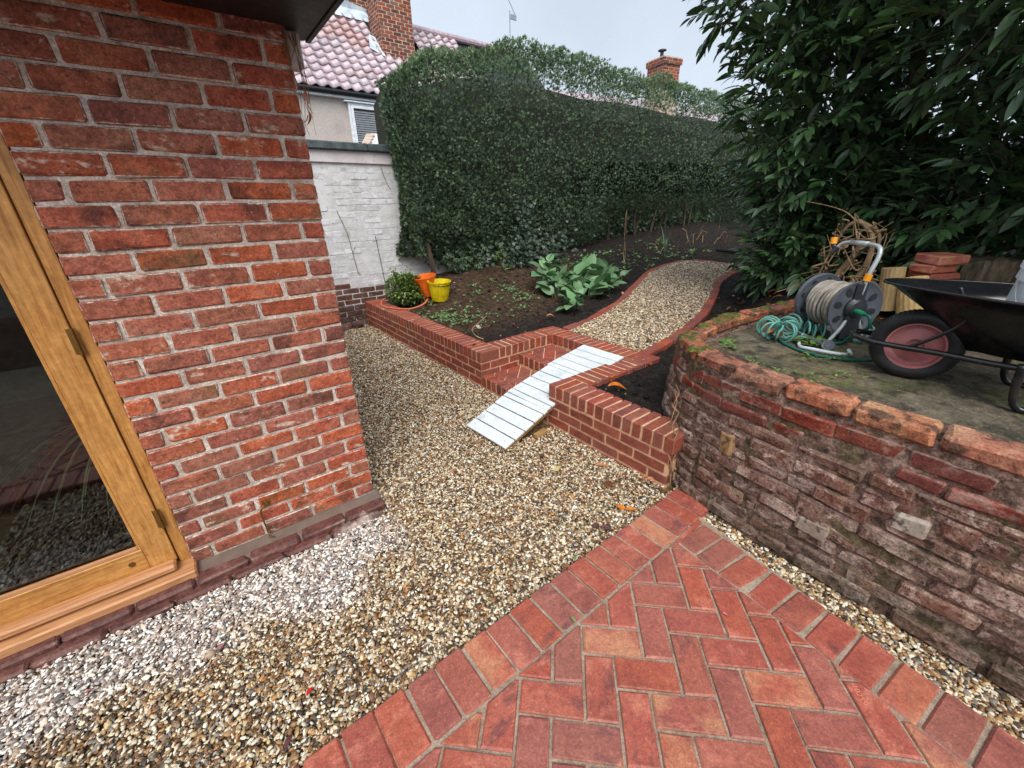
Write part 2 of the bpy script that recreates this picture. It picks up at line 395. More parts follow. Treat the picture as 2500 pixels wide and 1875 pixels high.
m_black=mat('black_board',[G(24,22,24),G(38,36,38)],scale=6,rough=.55,stretch=(.5,6,6))
m_whitewash=mat('whitewashed_brick',[G(194,194,196),G(208,208,211),G(218,218,222)],scale=6,k=.2,rough=.85,spec=.25,
    over=[dict(scale=2.2,lo=.52,hi=.72,col=G(150,152,140),amt=.45,coord='World'),dict(scale=22,lo=.6,hi=.68,col=G(120,116,110),amt=.55,coord='World',st=(1,1,2)),
          dict(scale=24,edge=.003,rag=.016,axes=(0,2),col=G(150,148,144),amt=.45)],bump=(40,.6,.006),bump2=(10,.8),grain=((60,.10),(16,.10)))
m_whitemortar=mat('whitewashed_mortar',[G(190,190,190),G(206,206,206),G(218,218,219)],scale=8,rough=.9,coord='World',over=[dict(scale=20,lo=.58,hi=.7,col=G(136,132,126),amt=.5)],bump=(50,.6,.006))
m_brownbrick=mat('brown_old_brick',[G(62,44,40),G(92,62,54),G(118,88,76)],scale=10,k=.4,var=(.02,.2,.3),rough=.9,
    over=[dict(scale=16,lo=.55,hi=.66,col=G(150,134,122),amt=.6),dict(scale=30,edge=.006,rag=.016,axes=(0,2),col=G(120,106,94),amt=.7)],bump=(36,.8,.008))
m_render=mat('roughcast_render',[G(170,158,152),G(198,188,182),G(212,204,200)],scale=90,detail=3,rough=.95,spec=.15,coord='World',over=[dict(scale=1.2,lo=.45,hi=.75,col=G(150,140,136),amt=.4)],bump=(130,1,.012))
m_band=mat('painted_band',[G(196,188,188),G(214,208,208)],scale=8,rough=.85,coord='World',over=[dict(scale=16,lo=.58,hi=.68,col=G(124,112,106),amt=.65)],bump=(40,.4,.004))
m_coping=mat('slate_coping',[G(50,60,62),G(74,84,86),G(92,102,104)],scale=12,rough=.8,coord='World',bump=(50,.4,.004))
m_tile=mat('pantile',[G(150,132,140),G(170,152,160),G(186,170,178),G(162,126,122)],scale=9,k=.5,var=(.01,.3,.25),rough=.35,spec=.6,
    over=[dict(scale=20,lo=.6,hi=.7,col=G(90,78,78),amt=.6),dict(scale=.8,lo=.56,hi=.66,col=G(150,96,80),amt=.6,coord='World')],bump=(40,.3,.006))
m_stackbrick=mat('stack_brick',[G(82,48,40),G(118,64,50),G(142,80,60),G(150,100,74)],scale=8,k=.7,var=(.02,.3,.45),rough=.85,
    over=[dict(scale=24,edge=.004,rag=.012,axes=(0,2),col=G(186,168,150),amt=.6)],bump=(40,.5,.006))
m_stackmortar=flat('stack_mortar',G(186,170,154),rough=.9,spec=.2)
m_lead=mat('lead_flashing',[G(150,166,178),G(190,206,216),G(214,226,234)],scale=5,rough=.5,spec=.5,bump=(20,.5,.01))
m_upvc=flat('white_upvc',G(226,232,238),rough=.3)
m_gutter=flat('black_gutter',G(26,28,32),rough=.35)
m_greypaint=mat('pale_grey_paint',[G(200,207,211),G(211,217,221),G(219,225,228)],scale=9,rough=.45,spec=.5,k=.15,over=[dict(scale=30,lo=.62,hi=.7,col=G(150,160,166),amt=.5),dict(scale=3,lo=.55,hi=.75,col=G(168,178,184),amt=.6)],bump=(60,.15,.002))
m_rawwood=mat('raw_timber',[G(112,84,50),G(150,116,72),G(176,144,94)],scale=9,rough=.75,stretch=(1,8,8),bump=(40,.3,.003),k=.2,dist=.5)
m_postwood2=mat('weathered_post_timber',[G(136,110,72),G(168,140,96),G(186,160,118)],scale=14,rough=.8,stretch=(5,5,.7),bump=(40,.4,.003),k=.2,dist=.4)
m_postwood=mat('pale_post_timber',[G(160,124,74),G(196,162,106),G(214,184,130)],scale=14,rough=.75,stretch=(5,5,.7),bump=(40,.3,.003),k=.2,dist=.4,over=[dict(scale=14,lo=.5,hi=.62,col=G(78,66,40),amt=.8,coord='World',box=(2,.93,.87),brag=.1)])
m_soil=None
def soil_material():
    m=NT('soil'); ge=m.n('ShaderNodeNewGeometry'); p=ge.outputs['Position']
    at=m.n('ShaderNodeAttribute',attribute_name='dry')
    n1=m.mr(m.noise(p,16,8,.65),.3,.7); n2=m.mr(m.noise(p,55,6,.6),.35,.7)
    dark=m.ramp(n1,[G(26,22,20),G(44,37,33),G(62,53,46)]); dry=m.ramp(n1,[G(60,44,32),G(92,70,52),G(120,94,72)])
    col=m.mix(at.outputs['Fac'],dark,dry)
    col=m.mix(m.math('MULTIPLY',m.mr(m.noise(p,120,2,.5),.66,.72),.6),col,G(150,134,112))
    m.l(col,m.b.inputs['Base Color']); m.put(m.b.inputs['Roughness'],.85); m.put(m.b.inputs['Specular IOR Level'],.25)
    bp=m.n('ShaderNodeBump'); m.l(m.math('ADD',n2,m.math('MULTIPLY',n1,1.5)),bp.inputs['Height']); bp.inputs['Strength'].default_value=.9; bp.inputs['Distance'].default_value=.02
    m.l(bp.outputs[0],m.b.inputs['Normal']); return m.mat
m_soil=soil_material()
m_concrete=mat('mossy_concrete',[G(60,54,44),G(88,80,66),G(108,100,84)],scale=5,detail=8,rough=.8,coord='World',
    over=[dict(scale=3.2,lo=.5,hi=.66,col=G(66,74,34),amt=.75),dict(scale=2.3,lo=.5,hi=.66,col=G(116,104,72),amt=.6),dict(scale=9,lo=.5,hi=.62,col=G(40,36,30),amt=.8),dict(scale=60,lo=.6,hi=.68,col=G(150,136,110),amt=.5)],bump=(40,.8,.010),bump2=(8,.6),grain=((90,.3),(26,.3)))
m_ground=flat('bare_ground',G(70,62,50),rough=.95,coord='World',scale=2)
m_gravelbase=mat('gravel_base',[G(64,48,30),G(104,80,50),G(140,114,78)],scale=60,rough=.9,coord='World',bump=(120,.8,.008))
m_rubber=mat('tyre_rubber',[G(22,22,23),G(36,36,38)],scale=12,rough=.55,over=[dict(scale=8,lo=.5,hi=.7,col=G(60,56,52),amt=.5)],bump=(50,.2,.002))
m_rim=mat('faded_red_rim',[G(150,84,86),G(172,106,106),G(184,122,120)],scale=7,rough=.55,over=[dict(scale=14,lo=.56,hi=.7,col=G(120,84,78),amt=.6)],bump=(50,.15,.002))
m_blackmetal=mat('wet_black_paint',[G(17,18,20),G(30,31,34)],scale=9,rough=.22,spec=.6,over=[dict(scale=26,lo=.58,hi=.68,col=G(58,58,58),amt=.6),dict(scale=9,lo=.55,hi=.65,col=G(52,42,36),amt=.5)],bump=(30,.1,.003))
m_traymetal=mat('black_tray',[G(16,17,20),G(26,27,31)],scale=3,rough=.18,spec=.6,over=[dict(scale=4,lo=.5,hi=.7,col=G(40,38,36),amt=.6,rg=.5)],bump=(25,.06,.003))
m_greyplastic=flat('grey_plastic',G(82,88,96),rough=.4)
m_darkplastic=flat('dark_plastic',G(42,44,50),rough=.4)
m_orangeplastic=flat('orange_plastic',G(236,156,34),rough=.4)
m_hosegrey=mat('grey_hose',[G(132,124,114),G(156,148,138),G(172,164,152)],scale=22,rough=.45,over=[dict(scale=12,lo=.5,hi=.7,col=G(112,100,86),amt=.5)])
m_hoseteal=flat('teal_hose',G(96,156,144),rough=.4)
m_hosegreen=flat('green_hose',G(28,100,84),rough=.4)
m_tubemetal=flat('pale_tube',G(178,184,184),rough=.3,metal=.3)
m_yellow=mat('yellow_plastic',[G(206,178,10),G(228,204,16),G(236,214,40)],scale=10,rough=.5,over=[dict(scale=18,lo=.56,hi=.68,col=G(150,126,40),amt=.55)],transl=.12)
m_orange=mat('orange_bucket_plastic',[G(222,98,24),G(240,116,34)],scale=10,rough=.5,over=[dict(scale=16,lo=.56,hi=.68,col=G(160,76,40),amt=.5)])
m_dirt=mat('wet_dirt',[G(50,40,30),G(90,74,54)],scale=30,rough=.8)
m_whiteplastic=flat('white_plastic',G(216,220,222),rough=.35)
m_dryroot=mat('dry_root',[G(92,72,52),G(140,114,86),G(178,152,120)],scale=14,rough=.85,bump=(50,.5,.004),k=.2)
m_stump=mat('stump_bark',[G(58,48,40),G(96,84,66),G(130,116,94)],scale=16,rough=.95,stretch=(2,2,.5),bump=(30,1,.02))
m_bark=mat('bark',[G(40,34,28),G(70,60,50),G(96,84,70)],scale=12,rough=.95,stretch=(2,2,.5),bump=(30,.8,.01))
def leafmat(name,cols,rough=.35,spec=.5,transl=.12,var=(.02,.25,.5),vein=None,k=.6,**q):
    return mat(name,cols,scale=18,k=k,var=var,rough=rough,rvar=.08,spec=spec,bump=(30,.15,.002),island=True,transl=transl,**q)
m_laurel=leafmat('laurel_leaf',[G(56,80,56),G(68,96,62),G(80,110,68),G(102,126,80)],rough=.32,spec=.6)
m_hedgetop=leafmat('hedge_new_growth',[G(84,106,78),G(104,126,92),G(128,150,110)],rough=.6,spec=.3,transl=.2,var=(.03,.3,.5))
m_hedge=leafmat('hedge_foliage',[G(62,80,64),G(76,96,74),G(92,114,86),G(124,142,106)],rough=.6,spec=.3,transl=.15,var=(.03,.3,.6))
m_bergenia=leafmat('broad_leaf',[G(84,120,84),G(104,142,98),G(124,160,112)],rough=.42,spec=.5,var=(.03,.2,.35),over=[dict(scale=26,lo=.55,hi=.7,col=G(160,180,140),amt=.5)])
m_shrub=leafmat('variegated_leaf',[G(62,92,46),G(92,122,58),G(178,184,106)],rough=.45,var=(.03,.3,.4))
m_ivy=leafmat('ivy_leaf',[G(52,68,56),G(66,84,68),G(82,100,82)],rough=.45,var=(.02,.2,.35))
m_sapling=leafmat('bright_leaf',[G(96,132,52),G(126,160,68)],rough=.4)
m_blade=leafmat('blade_leaf',[G(84,110,84),G(120,146,112)],rough=.45)
m_clip=leafmat('green_clippings',[G(84,116,70),G(112,146,92),G(140,170,116)],rough=.6,transl=.1)
m_weed=leafmat('weed_leaf',[G(76,104,50),G(112,140,74)],rough=.5)
m_dead={n:mat('dead_leaf_'+n,c,scale=20,rough=.5,bump=(40,.3,.003)) for n,c in dict(orange=[G(150,70,20),G(200,112,36),G(216,150,60)],brown=[G(70,40,26),G(112,66,40),G(140,90,58)],
    pale=[G(206,190,120),G(226,214,150)],yellow=[G(196,160,30),G(226,194,60)],red=[G(170,22,26),G(206,40,40)],pink=[G(170,90,100),G(196,128,132)],tan=[G(168,112,80),G(196,142,106)],green=[G(96,122,70),G(130,152,96)],purple=[G(74,44,46),G(104,68,68)]).items()}
m_moss=mat('moss',[G(58,60,26),G(84,86,36),G(110,108,50)],scale=40,rough=1,bump=(90,1,.01))
m_glass=None
def glass_material():
    m=NT('window_glass'); m.b.inputs['Base Color'].default_value=(.9,.93,.92,1); m.b.inputs['Roughness'].default_value=.01
    tr=m.n('ShaderNodeBsdfTransparent'); tr.inputs[0].default_value=(.82,.86,.85,1)
    gl=m.n('ShaderNodeBsdfGlossy'); gl.inputs['Roughness'].default_value=.015
    fr=m.n('ShaderNodeFresnel'); fr.inputs[0].default_value=1.6
    ms=m.n('ShaderNodeMixShader'); m.l(m.math('MULTIPLY',fr.outputs[0],1.1,True),ms.inputs[0]); m.l(tr.outputs[0],ms.inputs[1]); m.l(gl.outputs[0],ms.inputs[2])
    m.l(ms.outputs[0],m.out.inputs[0]); return m.mat
m_glass=glass_material()
def pebble_material():
    m=NT('pebbles'); at=m.n('ShaderNodeAttribute',attribute_name='col',attribute_type='INSTANCER'); tc=m.n('ShaderNodeTexCoord')
    n=m.mr(m.noise(tc.outputs['Object'],2.5,4,.6),.3,.7,.8,1.12)
    vm=m.n('ShaderNodeVectorMath',operation='SCALE'); m.l(at.outputs['Color'],vm.inputs[0]); m.l(n,vm.inputs['Scale'])
    m.l(vm.outputs[0],m.b.inputs['Base Color']); m.put(m.b.inputs['Roughness'],.5); m.put(m.b.inputs['Specular IOR Level'],.4); return m.mat
m_pebble=pebble_material()

# ------------------------------------------------------------------ the lie of the land
ZT=.335
PL=[(1.11,.07),(1.53,.10),(1.92,.21),(2.28,.30),(2.82,.55),(3.41,.81),(3.98,1.07),(4.40,1.16),(4.74,1.19),(5.11,1.17),(5.34,1.10)]
PR=[(1.10,-1.02),(1.33,-1.01),(1.72,-.97),(2.06,-.90),(2.48,-.80),(2.98,-.62),(3.42,-.44),(3.86,-.24),(4.42,-.09),(5.28,.05)]
def pz(x): return ZT+.01+.06*max(0,x-1.1)
PLs=spline([(x,y,0) for x,y in PL],6); PRs=spline([(x,y,0) for x,y in PR],6)
plx,ply=[p.x for p in PLs],[p.y for p in PLs]; prx,pry=[p.x for p in PRs],[p.y for p in PRs]
WT=[(.50,-1.60),(.40,-1.67),(.30,-1.75),(.20,-1.87),(.125,-2.02),(.08,-2.18),(.05,-2.33),(.015,-2.70),(0,-3.0),(-.015,-3.5),(-.03,-4.2),(-.05,-5.2)]
WTs=spline([(x,y,0) for x,y in WT],6)
wty=[p.y for p in WTs][::-1]; wtx=[p.x for p in WTs][::-1]
def wallx(y): return np.interp(y,wty,wtx)
ZTER=.72
def soil_z(x,y):
    x=np.asarray(x,float); y=np.asarray(y,float)
    z=ZT-.035+.06*np.maximum(0,x-1.1)
    yl=np.interp(x,plx,ply,right=1.1); yr=np.interp(x,prx,pry,right=.05)
    z=z+np.where(y>yl,.17*sstep(.5,2.0,y-yl)*sstep(.5,1.4,y)*sstep(.25,1.0,x)+.10*sstep(1.9,2.6,y)*sstep(.3,.8,x),0)
    z=z-.03*np.exp(-((x-.45)/.25)**2)*(y>0)
    rise=sstep(.25,.75,yr-y)*sstep(.9,1.6,x)
    zr=np.maximum(ZTER-.02,z)+.0
    z=np.where(y<yr,z*(1-rise)+zr*rise,z)
    # ground climbing behind the terrace
    z=np.where(y<-1.2,z+.17*sstep(1.65,2.15,x+.25*sstep(-1.75,-1.45,y))*sstep(-1.5,-1.9,y),z)
    ter=(y<-1.66)&(x>wallx(y)+.02)&(x<1.72)
    z=np.where(ter,ZTER-.06,z)
    z=np.where((y<-1.72)&(x<=wallx(y)+.02),-.2,z)
    z=np.where((x<.1)&(y>=-1.95),-.2,z)
    z=np.where((x<1.0)&(x>-.2)&(y<.11)&(y>-1.02),-.2,z)
    return z
SZ0=soil_z
def sz(x,y): return float(soil_z(x,y))
# ------------------------------------------------------------------ ground sheets
ob('ground',me_new('ground',[(-120,-120,-.30),(120,-120,-.30),(120,120,-.30),(-120,120,-.30)],[(0,1,2,3)],m_ground),kind='structure')
def grid(name,x0,x1,y0,y1,st,fz,mtl,keep=None,**k):
    nx,ny=int(round((x1-x0)/st))+1,int(round((y1-y0)/st))+1
    X,Y=np.meshgrid(np.linspace(x0,x1,nx),np.linspace(y0,y1,ny)); Z=fz(X,Y)
    v=np.stack([X,Y,Z],-1).reshape(-1,3); i=(np.arange(ny-1)[:,None]*nx+np.arange(nx-1)[None]).ravel()
    q=np.stack([i,i+1,i+nx+1,i+nx],-1)
    if keep is not None: q=q[keep(v[q].mean(1))]
    me=me_fast(name,v,q,mtl,True); return ob(name,me,**k),v
def gravel_z(x,y):
    return -.012-.03*sstep(-1.45,-1.05,y)*sstep(-1.2,-1.5,x)
HX,HY,HT=-1.3863,-.8907,-.027
grid('courtyard_ground',-4.2,.12,-5.2,3.0,.1,lambda x,y:gravel_z(x,y)-.012,m_gravelbase,kind='structure')
soil,sv=grid('soil',.1,9.0,-4.6,3.4,.035,lambda x,y:soil_z(x,y),m_soil,keep=lambda c:soil_z(c[:,0],c[:,1])>-.15,kind='structure')
nzv=np.array([fbm(a*9,b*9,0,4) for a,b in sv[:,:2]])*.016+np.array([fbm(a*30,b*30,5,2) for a,b in sv[:,:2]])*.007
co=sv.copy(); co[:,2]+=nzv; soil.data.vertices.foreach_set('co',co.astype(np.float32).ravel())
dry=sstep(.25,1.1,sv[:,1]-np.interp(sv[:,0],plx,ply,right=1.1))*sstep(4.2,2.6,sv[:,0])*(.75+.5*np.clip(nzv/.012,-1,1)*.5)
a=soil.data.attributes.new('dry','FLOAT','POINT'); a.data.foreach_set('value',dry.astype(np.float32)); soil.data.update()

far,_=grid('far_soil',9.0,20.0,-6,6,.5,lambda x,y:.78+.0*x,m_soil,kind='structure')
# ------------------------------------------------------------------ gravel
GTREE=None
def gravel_tree():
    t=bpy.data.node_groups.new('pebble_scatter','GeometryNodeTree')
    t.interface.new_socket('Geometry',in_out='INPUT',socket_type='NodeSocketGeometry'); t.interface.new_socket('Geometry',in_out='OUTPUT',socket_type='NodeSocketGeometry')
    N=t.nodes.new; L=t.links.new
    gi,go=N('NodeGroupInput'),N('NodeGroupOutput'); jn=N('GeometryNodeJoinGeometry')
    for i in range(4):
        ic=N('GeometryNodeMeshIcoSphere'); ic.inputs['Radius'].default_value=1; ic.inputs['Subdivisions'].default_value=2
        sp=N('GeometryNodeSetPosition'); nz=N('ShaderNodeTexNoise'); nz.inputs['Scale'].default_value=.9
        po=N('GeometryNodeInputPosition'); ad=N('ShaderNodeVectorMath'); ad.operation='ADD'; ad.inputs[1].default_value=(i*7.1,i*3.3,1)
        sb=N('ShaderNodeVectorMath'); sb.operation='SUBTRACT'; sb.inputs[1].default_value=(.5,.5,.5); sc=N('ShaderNodeVectorMath'); sc.operation='SCALE'; sc.inputs['Scale'].default_value=1.1
        L(po.outputs[0],ad.inputs[0]); L(ad.outputs[0],nz.inputs['Vector']); L(nz.outputs['Color'],sb.inputs[0]); L(sb.outputs[0],sc.inputs[0])
        L(ic.outputs[0],sp.inputs[0]); L(sc.outputs[0],sp.inputs['Offset'])
        ss=N('GeometryNodeSetShadeSmooth'); sm=N('GeometryNodeSetMaterial'); sm.inputs['Material'].default_value=m_pebble
        L(sp.outputs[0],ss.inputs[0]); L(ss.outputs[0],sm.inputs[0])
        g=N('GeometryNodeGeometryToInstance'); L(sm.outputs[0],g.inputs[0]); L(g.outputs[0],jn.inputs[0])
    ip=N('GeometryNodeInstanceOnPoints'); ip.inputs['Pick Instance'].default_value=True
    L(gi.outputs[0],ip.inputs['Points']); L(jn.outputs[0],ip.inputs['Instance'])
    def na(n,ty):
        a=N('GeometryNodeInputNamedAttribute'); a.data_type=ty; a.inputs['Name'].default_value=n; return a.outputs['Attribute']
    L(na('rot','FLOAT_VECTOR'),ip.inputs['Rotation']); L(na('scl','FLOAT_VECTOR'),ip.inputs['Scale']); L(na('pick','INT'),ip.inputs['Instance Index'])
    L(ip.outputs[0],go.inputs[0]); return t
PCOL=np.array([(.66,.56,.39),(.75,.69,.56),(.54,.40,.21),(.33,.19,.085),(.19,.095,.042),(.06,.048,.04),(.24,.21,.18),(.46,.23,.09),(.10,.07,.045),(.60,.48,.32)])
PPRB=np.array([.15,.17,.10,.15,.15,.10,.07,.04,.04,.03]); PPRB=PPRB/PPRB.sum()
def gravel(name,P,size,drymask=None,**k):
    global GTREE
    GTREE=GTREE or gravel_tree()
    n=len(P); me=bpy.data.meshes.new(name); me.vertices.add(n); me.vertices.foreach_set('co',P.astype(np.float32).ravel())
    L=rng.lognormal(0,.28,n)*size; s=np.stack([L*1.06,L*rng.uniform(.48,.85,n),L*rng.uniform(.35,.6,n)],-1)
    r=np.stack([rng.normal(0,.32,n),rng.normal(0,.32,n),rng.uniform(0,6.28,n)],-1)
    c=PCOL[rng.choice(len(PCOL),n,p=PPRB)]*rng.uniform(.75,1.15,(n,1))
    if drymask is not None:
        g=c.mean(1,keepdims=True); d=(g*.62+c*.38)*np.array([1.06,1.0,.98])*1.35+.09
        c=c*(1-drymask[:,None])+d*drymask[:,None]
    for nm,ty,ar,key in (('rot','FLOAT_VECTOR',r,'vector'),('scl','FLOAT_VECTOR',s,'vector'),('pick','INT',rng.integers(0,4,n),'value'),('col','FLOAT_COLOR',np.c_[np.clip(c,0,.85),np.ones(n)],'color')):
        a=me.attributes.new(nm,ty,'POINT'); a.data.foreach_set(key,np.ascontiguousarray(ar,np.int32 if ty=='INT' else np.float32).ravel())
    o=ob(name,me,kind='stuff',**k); md=o.modifiers.new('scatter','NODES'); md.node_group=GTREE; return o
def scatter(x0,x1,y0,y1,dens):
    n=int((x1-x0)*(y1-y0)*dens); return rng.uniform(x0,x1,n),rng.uniform(y0,y1,n)
PAVE_Y=-2.002
px,py=[],[]
for b in ((-3.1,.0,-2.05,-.85,19000),(-1.45,.0,-.85,.4,16000),(-1.45,.0,.4,2.9,13000)):
    x,y=scatter(*b); px.append(x); py.append(y)
px,py=np.concatenate(px),np.concatenate(py)
hy=HY+(px-HX)*math.tan(HT)
kk=~((px<HX-.0)&(py>hy-.15))&(py>PAVE_Y+.004+.0*px)&~((px>-.06)&(py<-1.93))
kk&=~((px>-.47)&(px<.1)&(py>-.97)&(py<-.56))        # under the ramp
px,py=px[kk],py[kk]; hy=hy[kk]
bump=np.array([fbm(a*2.2,b*2.2) for a,b in zip(px,py)])*.010
pz_=gravel_z(px,py)+rng.uniform(-.010,.011,len(px))+bump
dm=sstep(.62,.42,(hy-py)+np.array([fbm(a*3,b*3,9) for a,b in zip(px,py)])*.16)*(px<HX+.05)*sstep(HX+.1,HX-.15,px)
gravel('gravel',np.stack([px,py,pz_],-1),.0067,dm,label='pea shingle covering the courtyard, mixed cream and brown pebbles',category='gravel')
# strip between paving and old wall
def borderR(y): return np.interp(y,[-5.2,-3.4,-2.8,-2.2],[-.60,-.29,-.215,-.10])
x,y=scatter(-.62,.09,-5.0,-1.98,19000); k=(x>borderR(y)+.008)&(x<wallx(y)-.03); x,y=x[k],y[k]
gravel('gravel',np.stack([x,y,.0+rng.uniform(-.008,.010,len(x))],-1),.0080,None,label='narrow strip of pebbles between the brick paving and the old curved wall',category='gravel')
# upper path
x,y=scatter(1.1,5.3,-1.05,1.2,13000); k=(y<np.interp(x,plx,ply)-.09)&(y>np.interp(x,prx,pry)+.09)&(x<5.27-.15*(y-.5)); x,y=x[k],y[k]
zz=np.array([pz(a) for a in x])
gravel('gravel',np.stack([x,y,zz-.012+rng.uniform(-.004,.010,len(x))+np.array([fbm(a*2.5,b*2.5,3) for a,b in zip(x,y)])*.008],-1),.0080,None,label='pale shingle filling the curving upper garden path',category='gravel')

# ------------------------------------------------------------------ herringbone paving
PZ=.03
pv=ob('paving',me_new('paving',[(-4.2,-5.2,PZ-.009),(-.60,-5.2,PZ-.009),(-.29,-3.4,PZ-.009),(-.215,-2.8,PZ-.009),(-.10,-2.21,PZ-.009),(.0,-2.006,PZ-.009),(-4.2,-2.03,PZ-.009),
      (-4.2,-5.2,-.1),(-.60,-5.2,-.1),(-.29,-3.4,-.1),(-.215,-2.8,-.1),(-.10,-2.21,-.1),(.0,-2.006,-.1),(-4.2,-2.03,-.1)],
      [(0,1,2,3,4,5,6)]+[(i,i+7,(i+1)%7+7,(i+1)%7) for i in range(7)],m_pavemortar),kind='structure')
A=R(-44.75); MM=.112; O=(.3885,-.18916); e1=np.array([math.cos(A),math.sin(A)]); e2=np.array([e1[1],-e1[0]])
inner=[(-.365,-2.229),(-4.3,-2.232),(-4.3,-5.1),(-.79,-5.1),(-.51,-3.4)]     # clockwise from the top corner
jg=.0052
def pave_piece(a0,b0,a1,b1):
    P=[(a0*MM+jg,b0*MM+jg),(a1*MM-jg,b0*MM+jg),(a1*MM-jg,b1*MM-jg),(a0*MM+jg,b1*MM-jg)]
    P=[np.array([a,b])+rng.normal(0,.0013,2) for a,b in P]
    Q=[e1*a+e2*b for a,b in P]; q=Q; ar0=area(Q)
    for i in range(len(inner)):
        a,b=inner[i],inner[(i+1)%len(inner)]
        q=clip(q,b,a) if SGN else clip(q,a,b)
        if len(q)<3: return
    if area(q)<.0006: return
    c=np.mean(q,0)
    if c[0]<-3.2 or c[1]<-4.4: return
    h=rng.normal(0,.0012)
    if area(q)>ar0*.995:
        ang=A if a1-a0>b1-b0 else A+R(90)
        M=T(*c,PZ-.03+h)@Rz(ang)
        lp=[(M.inverted()@Vector((*p,0))).to_2d() for p in q]
        me,cen=prism_me([tuple(p) for p in lp],-.03,.03,.005,m_paver,half=(MM-jg,MM/2-jg,.03))
        return ob('brick',me,pv,M@Euler((rng.normal(0,.004),rng.normal(0,.004),0)).to_matrix().to_4x4())
    me,cen=prism_me(q,-.03,.03,.005,m_paver)
    return ob('brick',me,pv,T(*cen,PZ-.03+h))
pi=np.array(inner); SGN=(np.sum(pi[:,0]*np.roll(pi[:,1],-1)-pi[:,1]*np.roll(pi[:,0],-1))<0)
for i in range(-20,60):
    for j in range(-20,80):
        k=(i-j)%4
        a,b=i+O[0],j+O[1]
        if k==2: pave_piece(a,b,a+2,b+1)
        if k==1: pave_piece(a,b,a+1,b+2)
# header border along the gravel
x=.012; n=0
while x>-3.6:
    w=.1055+rng.normal(0,.0015); g=.0095
    yo=PAVE_Y
    brick(pv,w,.213,.06,T(x-w/2,yo-.1075,PZ-.03),m_paver,c=.005,rot=.006); x-=w+g; n+=1
# header border along the old wall
t=0; Pb=[Vector((-.382,-2.292,0)),Vector((-.43,-2.8,0)),Vector((-.505,-3.4,0)),Vector((-.78,-5.1,0))]
Pb2=[Vector((-.125,-2.292,0)),Vector((-.215,-2.8,0)),Vector((-.29,-3.4,0)),Vector((-.60,-5.2,0))]
cl=[(a+b)/2 for a,b in zip(Pb,Pb2)]; cl=resample(cl,.1175)
for i,p in enumerate(cl[:-1]):
    d=(cl[i+1]-cl[max(0,i-1)]).normalized(); an=math.atan2(d.y,d.x)
    brick(pv,.1035,.212,.06,T(p.x,p.y,PZ-.03)@Rz(an),m_paver,c=.005,rot=.006)
# small cut piece filling the corner
me,cen=prism_me([(-.13,-2.222),(-.36,-2.225),(-.37,-2.243),(-.14,-2.245)][::-1],-.03,.028,.004,m_paver); ob('brick',me,pv,T(*cen,PZ-.03))
# number pressed into one brick
def text_mesh(body,size,ext):
    c=bpy.data.curves.new('digits','FONT'); c.body=body; c.size=size; c.extrude=ext; c.resolution_u=3; c.align_x='CENTER'; c.align_y='CENTER'
    o=bpy.data.objects.new('digits',c); COL.objects.link(o); dg=bpy.context.evaluated_depsgraph_get(); me=bpy.data.meshes.new_from_object(o.evaluated_get(dg)); bpy.data.objects.remove(o); return me
tm=text_mesh('10259',.026,.0012); tm.materials.clear(); tm.materials.append(flat('raised_digits',G(206,122,98),rough=.55))
ob('digits',tm,pv,T(-.512,-3.005,PZ+.0018)@Rz(A+R(-92)))

# ------------------------------------------------------------------ new brick retaining walls and steps
def cap_run(par,p0,d,n,face,st=.0752,L=.215,H=.102,zt=ZT,w=.0655):
    """bricks on edge: n of them from p0 along d, each L deep towards face (unit vector)"""
    for i in range(n):
        p=Vector((p0[0],p0[1],0))+d*(st*i+w/2)+face*(L/2)
        an=math.atan2(face.y,face.x)
        brick(par,L,w,H,T(p.x,p.y,zt-H/2)@Rz(an),m_newbrick,c=.0035,rot=.0035,off=.0009)
def course(par,x0,x1,y,z,ny,along,first=.225,face=.1025,b=.065,sx=.225):
    """stretcher course between x0 and x1 on axis 'along' ('x' or 'y'); y is the outer face position, ny the sign into the wall"""
    s=x0; L=first
    while s<x1-.02:
        e=min(s+L,x1+.005)-.010
        if e-s>.02:
            c=(s+e)/2; l=e-s
            if along=='x': M=T(c,y+ny*face/2,z-b/2)
            else: M=T(y+ny*face/2,c,z-b/2)@Rz(R(90))
            brick(par,l,face,b,M,m_newbrick,c=.003,rot=.003,off=.0008)
        s+=L; L=sx
W_=.9113; X=Vector((1,0,0)); Y=Vector((0,1,0))
lw=thing('retaining_wall','long new red brick retaining wall beside the gravel, running to the whitewashed wall','retaining wall',(0.1,1.4,0))
mb=MB(); mb.box(.004,.19,.004,2.93,-.1,ZT-.004,.001); mb.box(.19,.890,.004,.19,-.1,ZT-.004,.001)
mb.build('mortar',m_newmortar,lw)
cap_run(lw,(0,0),Y,39,X)
cap_run(lw,(.2215,0),X,9,Y)
for k in range(4):
    z=ZT-.112-.075*k
    course(lw,(0 if k%2==0 else .1125),2.93,0,z,1,'y',first=.225)
    course(lw,(.1125 if k%2==0 else 0),.885,0,z,1,'x',first=.225)
rw=thing('retaining_wall','short new red brick wall between the ramp and the old curved wall','retaining wall',(0.1,-1.4,0))
mb=MB(); mb.box(.004,.19,-1.93,-W_-.004,-.1,ZT-.004,.001); mb.box(.19,.890,-W_-.19,-W_-.004,-.1,ZT-.004,.001); mb.build('mortar',m_newmortar,rw)
cap_run(rw,(0,-W_),-Y,14,X)
cap_run(rw,(.2215,-W_),X,12,-Y)
